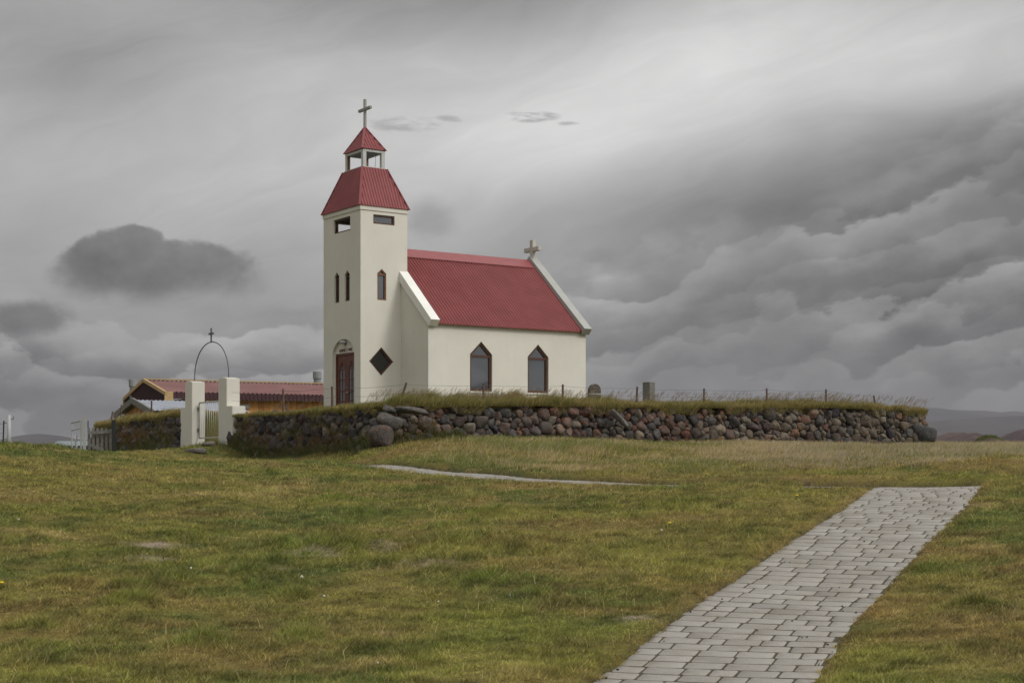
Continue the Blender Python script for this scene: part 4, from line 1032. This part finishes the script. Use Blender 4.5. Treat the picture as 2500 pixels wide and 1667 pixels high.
# ------------------------------------------------------------------ wire fence on the wall
def on_wall(px, o=-.45):
    """world x,y on the line o behind the outer face that projects to px"""
    u = (px-1250)/F; best = None
    for s in np.arange(-21.9, 21.6, .02):
        x, y, nx_, ny_ = outer(s); x += nx_*o; y += ny_*o; e = abs(x/y-u)
        if s > 19.5 and best and best[0] < .003: break
        if best is None or e < best[0]: best = (e, x, y, s)
    return best[1:]
def fence(label, posts, wires, ends=()):
    e0 = on_wall(posts[len(posts)//2][0]); root = empty('wire_fence', (e0[0], e0[1], float(walltop(e0[2]))), label=label, cat='fence'); L = Vector(root.location)
    tops = []
    for (px, ytop, ybase, lean) in posts:
        x, y, s = on_wall(px); zb = float(walltop(s))-.12; zt = (HOR-ytop)/F*y
        b = Vector((x, y, zb))-L; t = Vector((x+lean, y, zt))-L; mb = MB(); mb.tube([b, b.lerp(t, .5)+Vector((random.uniform(-.005, .005), 0, 0)), t], .034, 7, .028); mb.build('post', M['postwood'], root)
        tops.append((b, t))
    for k, fr in enumerate(wires):
        pts = []
        nodes = [b.lerp(t, fr) for b, t in tops]
        if ends: nodes = [Vector(ends[0][k])-L]+nodes if ends[0] else nodes
        if len(ends) > 1 and ends[1]: nodes = nodes+[Vector(ends[1][k])-L]
        for i in range(len(nodes)-1):
            for j in range(8):
                t = j/8; p = nodes[i].lerp(nodes[i+1], t); p.z -= .03*4*t*(1-t)*random.uniform(.6, 1.2); pts.append(p+Vector((0, -.03, 0)))
        pts.append(nodes[-1]+Vector((0, -.03, 0))); MB().tube(pts, .0034, 5).build('wire', M['wire'], root)
    return root
pil = [tuple(yard(.0, 8.6, z)) for z in (1.85, 1.62)]
posts = [(691,949,990,0.),(811,943,980,.0),(971,934,987,.22),(1178,936,970,.02),(1374,938,972,0.),(1553,944,982,.03),(1719,948,980,0.),(1872,948,972,0.),(2016,950,975,0.),(2140,965,990,-.08)]
fence('wire fence with ten reddish posts along the turf of the long front wall', posts, (.93, .62), (pil,))
fence('wire fence with three weathered posts on the overgrown wall left of the gate', [(238,1004,1035,.10),(294,988,1010,.04),(370,977,1005,.0)], (.93, .55))
p = empty('fence_post', yard(2.2, 9.6, .8), 0, label='short reddish post standing in the churchyard behind the bar gate', cat='fence post'); MB().tube([(0,0,-.1),(0,0,.75)], .035, 7, .03).build('post_shaft', M['postwood'], p)

# ------------------------------------------------------------------ gravestones
x, y, z = P(1451, 978, 47.0); gs = empty('gravestone', (x, y, 1.08), TH-.2, label='brown weathered gravestone with rounded top just right of the church', cat='gravestone')
mb = MB(); pr = [(-.2,0),(.2,0),(.195,.82),(.185,1.0)]+[(.185*math.cos(t), 1.0+.21*math.sin(t)) for t in np.linspace(0, math.pi, 12)][1:-1]+[(-.185,1.0),(-.195,.82)]
mb.prism([(a, b) for a, b in pr], ((0,0,0),(1,0,0),(0,0,1),(0,-1,0)), .1, -.1); M['grave'] = mat('lichened_grave_stone', (.105,.088,.070), .9, .2, var=.55, vscale=14, bump=.006, bscale=40); mb.build('slab', M['grave'], gs, bevel=.015)
MB().box(-.205, .205, -.108, .108, .88, .915).build('ledge', M['rail'], gs); MB().box(-.14, .14, -.112, -.1, .25, .84).build('inscription_panel', mat('dark_grave_panel', (.05,.045,.04), .8, .2, var=.4, vscale=20), gs)
MB().box(-.26, .26, -.16, .16, -.1, .03).build('plinth', M['grave'], gs)
x, y, z = P(1584, 980, 47.5); gs = empty('gravestone', (x, y, 1.1), R(52), label='square grey stone grave pillar with flat top standing alone right of the rounded gravestone', cat='gravestone')
M['grave2'] = mat('grey_brown_grave_block', (.15,.142,.128), .85, .2, var=.12, vscale=8, bump=.004, bscale=50)
MB().box(-.155, .155, -.135, .135, 0, (HOR-933)/F*47.5-1.1).build('block', M['grave2'], gs, bevel=.008); MB().box(-.2, .2, -.18, .18, -.1, .04).build('plinth', M['grave2'], gs)
x, y, z = P(1432, 974, 46.0); p = empty('marker_peg', (x, y, 1.1), 0, label='tiny dark peg in the turf at the rear corner of the church', cat='peg'); MB().tube([(0,0,-.05),(0,0,.75)], .015, 6).build('peg_shaft', M['postwood'], p)

# ------------------------------------------------------------------ farm buildings on the left
BT = R(28); A2 = Vector((math.cos(BT), math.sin(BT), 0)); bx, by = -.243*75, 75.
barn = empty('barn', (bx, by, 0), BT, label='long low barn with faded red roof and maroon gable trimmed in yellow', cat='barn')
hw_, L_ = 4.0, 15.; ze, zr = 3.12, 3.85
m_ = MB(); U = Vector((0, hw_, zr-ze)); 
for sgn in (-1, 1):
    run = hw_; sl = math.hypot(run, zr-ze); corr(m_, (0, sgn*hw_, ze), (1,0,0), Vector((0,-sgn*run,zr-ze))/sl, Vector((0,sgn*(zr-ze),run))/sl, 0, L_, lambda w: 0., lambda w, sl=sl: sl, .22, .022, 6)
r = m_.build('roof', M['barnroof'], barn)
for p in r.data.polygons: p.use_smooth = True
MB().bar((0,0,zr+.05), (L_,0,zr+.05), .3, .05).build('ridge_trim', M['yellow'], r)
sk = MB(); sk.box(.06, L_, -hw_-.0, -hw_+.05, ze-.31, ze-.02)
for i in range(int(L_/.2)): sk.box(.1+i*.2, .16+i*.2, -hw_-.03, -hw_, ze-.31, ze-.03)
sk.build('eave_skirt', M['maroon'], barn)
gb = MB(); gb.prism([(-hw_, ze-.5), (hw_, ze-.5), (hw_, ze-.03), (0, zr-.03), (-hw_, ze-.03)], ((0,0,0),(0,1,0),(0,0,1),(-1,0,0)), .0, -.1)
for i in range(40):
    b = -hw_+.1+i*.2; t = ze-.08+(zr-ze)*(1-abs(b)/hw_); gb.box(-.03, .0, b-.03, b+.03, ze-.5, t)
gb.build('gable_cladding', M['maroon'], barn)
bt = MB()
for sgn in (-1, 1): bt.bar((-.04, sgn*(hw_+.12), ze-.09), (-.04, 0, zr-.01), .12, .17, (0, -sgn*.18, 1))
bt.box(-.10, .3, -hw_-.10, -hw_+.0, ze-.50, ze+.02); bt.box(-.1, .1, hw_, hw_+.1, ze-.4, ze+.02); bt.build('barge_board', M['yellow'], barn)
MB().box(1.0, L_-.2, -hw_+.45, hw_-.45, -1., ze-.3).build('wall', M['plank'], barn)
MB().box(.8, .95, -hw_+.4, -hw_+.52, -1., ze-.4).build('corner_post', M['darkwood'], barn)
MB().box(1.0, 4.2, -hw_+.38, -hw_+.44, 2.38, 2.60).build('wall_board', M['rail'], barn)
def cowl(x, y, z0, s, name, par):
    m = MB(); m.lathe([(.21*s,-.3),(.21*s,.44*s),(.23*s,.46*s),(.26*s,.47*s),(.26*s,.88*s),(.2*s,.9*s)], (x,y,z0), 14); return m.build(name, M['zinc'], par)
cowl(.1, 2.75, 3.25, .85, 'vent_chimney', barn)
cowl(9.3, .6, 3.75, .9, 'vent_chimney', barn)
sh = empty('shed', (-.251*68, 68, 0), BT, label='small plank shed with low grey corrugated roof and grey gable boards before the barn', cat='shed')
hw2, L2 = 3.3, 4.4; ze2, zr2 = 2.04, 2.60; m_ = MB()
for sgn in (-1, 1):
    sl = math.hypot(hw2, zr2-ze2); corr(m_, (0, sgn*hw2, ze2), (1,0,0), Vector((0,-sgn*hw2,zr2-ze2))/sl, Vector((0,sgn*(zr2-ze2),hw2))/sl, 0, L2, lambda w: 0., lambda w, sl=sl: sl, .2, .02, 6)
r = m_.build('roof', M['greyroof'], sh)
for p in r.data.polygons: p.use_smooth = True
gb = MB(); gb.prism([(-hw2+.3, -1), (hw2-.3, -1), (hw2-.3, ze2-.1), (0, zr2-.12), (-hw2+.3, ze2-.1)], ((.25,0,0),(0,1,0),(0,0,1),(-1,0,0)), .0, -.1); gb.build('gable_wall', M['plank'], sh)
bt = MB()
for sgn in (-1, 1): bt.bar((-.02, sgn*(hw2+.1), ze2-.09), (-.02, 0, zr2-.03), .1, .26, (0, -sgn*.18, 1))
bt.build('barge_board', M['greywood'], sh)
MB().box(.4, L2-.2, -hw2+.3, hw2-.3, -1, ze2-.1).build('wall', M['rail'], sh)

# ------------------------------------------------------------------ left foreground bits
gz = lambda x, y: float(tps(np.array([x]), np.array([y]))[0])
x, y, z = P(204, 1096, 46.); zb = gz(x, y)
wg = empty('garden_gate', (x, y, zb), 0, label='white metal gate leaf with wheel spokes standing open on a white post', cat='gate')
def at(px, py, d=46.): q = P(px, py, d); return Vector(q)-Vector((x, y, zb))
MB().bar(at(206, 1100), at(205, 1018), .075).build('gate_post', M['wpaint'], wg)
f2 = MB(); f2.tube([at(176,1095,47.5), at(175,1032,47.5), at(198,1027)], .022, 8); f2.tube([at(198,1097), at(198,1027)], .026, 8); f2.tube([at(176,1050,47.5), at(198,1046)], .016, 6); f2.tube([at(176,1094,47.5), at(198,1096)], .016, 6); f2.build('gate_frame', M['wpaint'], wg)
f3 = MB()
for i in range(1, 8): t = i/8; d = 47.5-1.5*t; MB().tube([at(176+22*t, 1032-5*t, d), at(176+22*t, 1050-4*t, d)], .007, 5).build('bar', M['wpaint'], wg)
f4 = MB(); c_ = at(186, 1076, 46.8)
for i in range(12):
    an = i*math.pi/6+.2; r_ = Vector((math.cos(an)*.14, -math.cos(an)*.3, math.sin(an)*.27)); f4.tube([c_, c_+r_], .008, 5)
f4.tube([c_+Vector((math.cos(t)*.14, -math.cos(t)*.3, math.sin(t)*.27))*.25 for t in np.linspace(0, 6.283, 14)], .01, 5); f4.build('spoke_wheel', M['wpaint'], wg)
x, y, z = P(240, 1098, 48.5); zb = gz(x, y)-.05
pg = empty('picket_gate', (x, y, zb), 0, label='old grey wooden picket gate leaning against the stone wall end', cat='gate')
def at(px, py, d=48.5): q = P(px, py, d); return Vector(q)-Vector((x, y, zb))
for i in range(6):
    px = 217+i*10.5; o_ = MB(); top = 1046+i*.6; a_ = at(px, top); b_ = at(px+.8, 1098); o_.bar(b_, a_, .082, .025, (0,1,0)); o_.tube([a_+Vector((0,-.012,0)), a_+Vector((0,.012,0))], .041, 10); o_.build('picket', M['greywood'], pg)
MB().bar(at(215,1056,48.4), at(271,1053,48.4), .03, .10, (0,0,1)).build('rail', M['greywood'], pg)
MB().bar(at(217,1084,48.4), at(252,1099,48.3), .03, .10, (0,0,1)).build('brace', M['greywood'], pg)
x, y, z = P(278, 1100, 48.3); p = empty('fence_post', (x, y, gz(x, y)-.1), 0, label='dark tarred square post right of the picket gate', cat='fence post'); MB().box(-.055, .055, -.055, .055, 0, z-gz(x,y)+(1100-1025)/F*48.3+.1).build('post_shaft', M['darkwood'], p)
x, y, z = P(215, 1060, 52.); p = empty('fence_post', (x, y, gz(x, y)), 0, label='thin dark stake rising behind the end of the overgrown wall', cat='fence post'); MB().tube([(0,0,0),(0,0,(HOR-1027)/F*52-gz(x,y))], .018, 6).build('post_shaft', M['darkwood'], p)
# white pole and dark stake at the left edge
x, y = (22-1250)/F*40, 40.; zb = gz(x, y); p = empty('white_pole', (x, y, zb), 0, label='white pole with a small hooked bracket at the left edge of the lawn', cat='pole')
zt = (HOR-1013)/F*40-zb; MB().tube([(0,0,-.1),(0,0,zt)], .055, 12, .052).build('pole_shaft', M['wpaint'], p, sm=True)
MB().tube([(.05,0,zt-.10),(.10,0,zt-.12),(.115,0,zt-.08),(.115,0,zt-.04)], .012, 6).build('hook', M['darkmetal'], p); MB().bar((-.05,0,zt-.21),(-.13,0,zt-.2), .02).build('catch', M['darkmetal'], p)
x, y = (8.5-1250)/F*41, 41.; zb = gz(x, y); p = empty('fence_post', (x, y, zb), 0, label='thin dark stake left of the white pole at the picture edge', cat='fence post'); zt = (HOR-1027)/F*41-zb; MB().tube([(-.02,0,-.1),(.01,0,zt)], .02, 6).build('post_shaft', M['darkwood'], p)
for dz_ in (.08, .34): MB().tube([(0,0,zt-dz_), (-1.2,.2,zt-dz_-.01), (-2.6,.4,zt-dz_)], .005, 5).build('wire', M['wire'], p)
# parked pickup / van behind the rise
x, y = (172-1250)/F*58, 58.; zr_ = (HOR-1077)/F*58; vz = zr_-1.75
van = empty('parked_van', (x, y, vz), R(-8), label='pale blue van parked behind the lawn rise, mostly hidden', cat='van')
b_ = MB(); b_.prism([(-.80,.35),(3.2,.35),(3.2,1.1),(3.1,1.68),(2.9,1.75),(-.15,1.75),(-.30,1.68),(-.62,1.12),(-.80,.95)], ((0,-.8,0),(1,0,0),(0,0,1),(0,-1,0)), 0, -1.6); b_.build('body', M['carp'], van, bevel=.03)
for (a, b) in ((-.38, .12), (.25, 1.2), (1.3, 2.2)):
    o0 = .22 if a < 0 else 0; MB().prism([(a, 1.14), (b, 1.14), (b, 1.58), (a+o0, 1.58)], ((0,-.8,0),(1,0,0),(0,0,1),(0,-1,0)), .012, -.02).build('side_window', M['glass'], van)
for wx_ in (0., 2.4):
    for wy_ in (-.78, .70):
        w_ = MB(); w_.tube([(wx_, wy_, .32), (wx_, wy_+.16, .32)], .32, 18); t_ = w_.build('wheel', M['tyre'], van); MB().tube([(wx_, wy_-.01, .32), (wx_, wy_+.17, .32)], .17, 12).build('rim', M['metal'], t_)

# ------------------------------------------------------------------ distant hills
def hill(name, prof, d, depth, mt, label, zbase, seed, nzamp=.12):
    """prof: (px, py) skyline; a solid ridge with front and back slopes"""
    pr = np.array(prof, float); X = (pr[:, 0]-1250)/F*d; Z = (HOR-pr[:, 1])/F*d; n = 160; m = 36
    xs = np.linspace(X[0], X[-1], n); zs = np.interp(xs, X, Z); V = []
    for j in range(m):
        v = j/(m-1)*2-1; yy = d+v*depth
        prf = math.cos(v*math.pi/2)**.8 if abs(v) < 1 else 0.
        nz = fbm(xs/(depth*.35)+seed, np.full(n, v*2.2+seed), seed, 5)-.5; nf = fbm(xs/(depth*.1)+seed, np.full(n, v*6.), seed+9, 4)-.5
        k = math.sin(min(1, abs(v)*1.6)*math.pi)
        zz = zbase+(zs-zbase)*prf*(1+(nz*1.4+nf*.5)*nzamp*4*k)
        V.append(np.column_stack([xs*(yy/d)**.3, np.full(n, yy), zz]))
    idx_ = np.arange(n*m).reshape(m, n); f = np.stack([idx_[:-1,:-1], idx_[:-1,1:], idx_[1:,1:], idx_[1:,:-1]], -1).reshape(-1, 4)
    return npmesh(name, np.vstack(V), f, mt, smooth_=True, kind='structure', label=label)
hill('hill', [(1500,1110),(1700,1040),(1900,1005),(2140,990),(2200,994),(2330,1000),(2400,1002),(2440,1006),(2470,1003),(2490,1010),(2520,1018),(2700,1040),(3000,1110)], 6500, 1500, M['hill'], 'far flat-topped blue hill on the right horizon', -8, 3, .06)
hill('hill', [(1900,1110),(2150,1050),(2280,1032),(2400,1022),(2500,1016),(2700,1005),(3000,1060),(3200,1110)], 3800, 900, M['hill'], 'lower grey slope below the far hill', -8, 5, .08)
hill('hill', [(2240,1100),(2275,1072),(2300,1060),(2325,1053),(2338,1057),(2352,1053),(2375,1062),(2400,1072),(2430,1078),(2450,1078),(2475,1066),(2500,1056),(2540,1048),(2600,1070),(2700,1100)], 1400, 200, M['hillb'], 'small red-brown scoria cones near the wall end', -6, 7, .1)
hill('hill', [(-400,1110),(-200,1095),(0,1082),(60,1069),(105,1060),(140,1063),(175,1070),(300,1082),(600,1110)], 3400, 700, M['hill'], 'low blue hill beyond the lawn on the left', -8, 9, .06)
# the mountain behind the camera that the nave window mirrors
hill_ = hill('hill', [(900,1112),(1050,1040),(1150,975),(1200,935),(1250,910),(1300,923),(1350,965),(1450,1040),(1600,1112)], 450, 80, M['hill'], 'steep dark hill behind the viewer', -8, 13, .03)
hill_.rotation_euler = (0, 0, R(-106.1))
# scrubby hummock on the right skyline
x, y, z = P(2415, 1083, 52.); sb = empty('heather_hummock', (x, y, gz(x, y)), 0, label='low dark green scrubby mound on the right skyline beyond the wall', cat='shrub')
n = 5000; an = RNG.uniform(0, 2*np.pi, n); rr_ = np.sqrt(RNG.random(n)); X = np.cos(an)*rr_*.62; Y = np.sin(an)*rr_*.5; top = (HOR-1062)/F*52-gz(x, y); Z = top*(1-rr_**3)*RNG.uniform(.3, 1., n)
co = DEEP*1.0*RNG.uniform(.5, 1.5, (n, 1)); co = co+(OLIVE-co)*(RNG.random((n, 1)) < .4)*.7
blades('leaves', X, Y, Z, RNG.uniform(.02, .07, n), np.full(n, .03), RNG.uniform(0, .05, n), co, 1, parent=sb)
mm_ = MB(); mm_.lathe([(.60,-.3),(.58,top*.25),(.45,top*.6),(.25,top*.8),(.02,top*.86)], (0,0,0), 18); mm_.build('soil_mound', M['soil'], sb, sm=True)

# ------------------------------------------------------------------ air
hz = MB(); hz.box(-9600, 9600, -9600, 9600, -14, 240); hm_ = bpy.data.materials.new('pale_air'); hm_.use_nodes = True; hn = hm_.node_tree; hn.nodes.clear()
pv_ = hn.nodes.new('ShaderNodeVolumePrincipled'); pv_.inputs['Color'].default_value = (.48,.48,.525,1); pv_.inputs['Density'].default_value = .00013; ho = hn.nodes.new('ShaderNodeOutputMaterial'); hn.links.new(pv_.outputs[0], ho.inputs['Volume'])
hz.build('haze', hm_, None, kind='stuff', label='thin pale haze in the air')

# ------------------------------------------------------------------ small things in the grass
def gd(px, py):
    """world point on the terrain under a photo pixel"""
    u = (px-1250)/F; ds = np.arange(8, 34, .05); zz = ground(ds*u, ds); yy = HOR-zz/ds*F
    for i in range(len(ds)-1):
        if yy[i+1] < py: return ds[i]*u, ds[i], zz[i]
    return ds[-1]*u, ds[-1], zz[-1]
mbm = MB(); mbm.lathe([(.004,-.01),(.018,-.004),(.024,.006),(.020,.018),(.010,.026),(.002,.028)], (0,0,.012), 10); cm = mbm.build('mushroom', M['cap'], None, sm=True)
first = True
for (px, py, s) in ((465,1390,1.3),(736,1411,1.5),(791,1458,1.1),(1243,1457,1.2),(820,1202,1.0),(1923,1622,1.0),(922,1622,.9),(218,1530,.9),(45,1268,1.1),(1615,1293,1.2),(1070,1472,.8)):
    if px == 1923: continue
    o = cm if first else cm.copy()
    if not first: COL.objects.link(o)
    first = False; x, y, z = gd(px, py); o.location = (x, y, z+.01); o.scale = (s*.5,)*3; o.rotation_euler = (random.uniform(-.4, .4), random.uniform(-.4, .4), random.random()*6)
    tag(o, 'tiny white mushroom cap showing in the lawn', 'mushroom', 'white mushrooms in the lawn')
for (px, py, lb) in ((1944,1218,'yellow dandelion flower in the lawn left of the path bend'), (3,1433,'yellow dandelion at the left edge of the lawn'), (1634,1286,'yellow dandelion beside a white mushroom in the middle of the lawn')):
    x, y, z = gd(px, py); f = empty('dandelion', (x, y, z), 0, label=lb, cat='flower')
    MB().tube([(0,0,0),(.004,0,.05)], .003, 5).build('stem', M['leaf'], f)
    fl = MB(); fl.lathe([(.003,0),(.022,.006),(.024,.012),(.012,.018)], (.004,0,.048), 10); fl.build('flower_head', M['yflower'], f)
    lv = MB()
    for i in range(5): a = i*1.26; lv.bar((0,0,.005), (math.cos(a)*.06, math.sin(a)*.06, .015), .016, .002)
    lv.build('leaf', M['leaf'], f)
pm = MB(); pm.lathe([(.002,0),(.010,.003),(.013,.009),(.009,.016),(.002,.018)], (0,0,0), 8); pb = pm.build('sheep_dropping', M['pellet'], None, sm=True)  # one sheep dropping, copied along the path
first = True
for (px, py) in ((1508,1649),(1621,1577),(1683,1480),(1686,1497),(1746,1494),(1849,1552),(1915,1379),(1934,1526),(1970,1567),(1763,1473),(1685,1497),(1541,1584),(2049,1442),(2021,1585),(2032,1593),(2088,1478),(1837,1485),(1665,1490),(1455,1660),(1462,1656),(1480,1655),(1638,1516),(2056,1489),(2058,1501),(1958,1567),(2090,1505),(1775,1380),(2233,1365),(1928,1380),(2300,1272),(2110,1330)):
    o = pb if first else pb.copy()
    if not first: COL.objects.link(o)
    first = False; x, y, z = gd(px, py); z = float(gfast(x, y)); s = random.uniform(.45, .85); o.location = (x, y, z+.011); o.scale = (s, s*random.uniform(.8, 1.2), s)
    tag(o, 'small dark dropping lying on the paved path', 'dropping', 'dark droppings scattered on the path')
print('scene built')
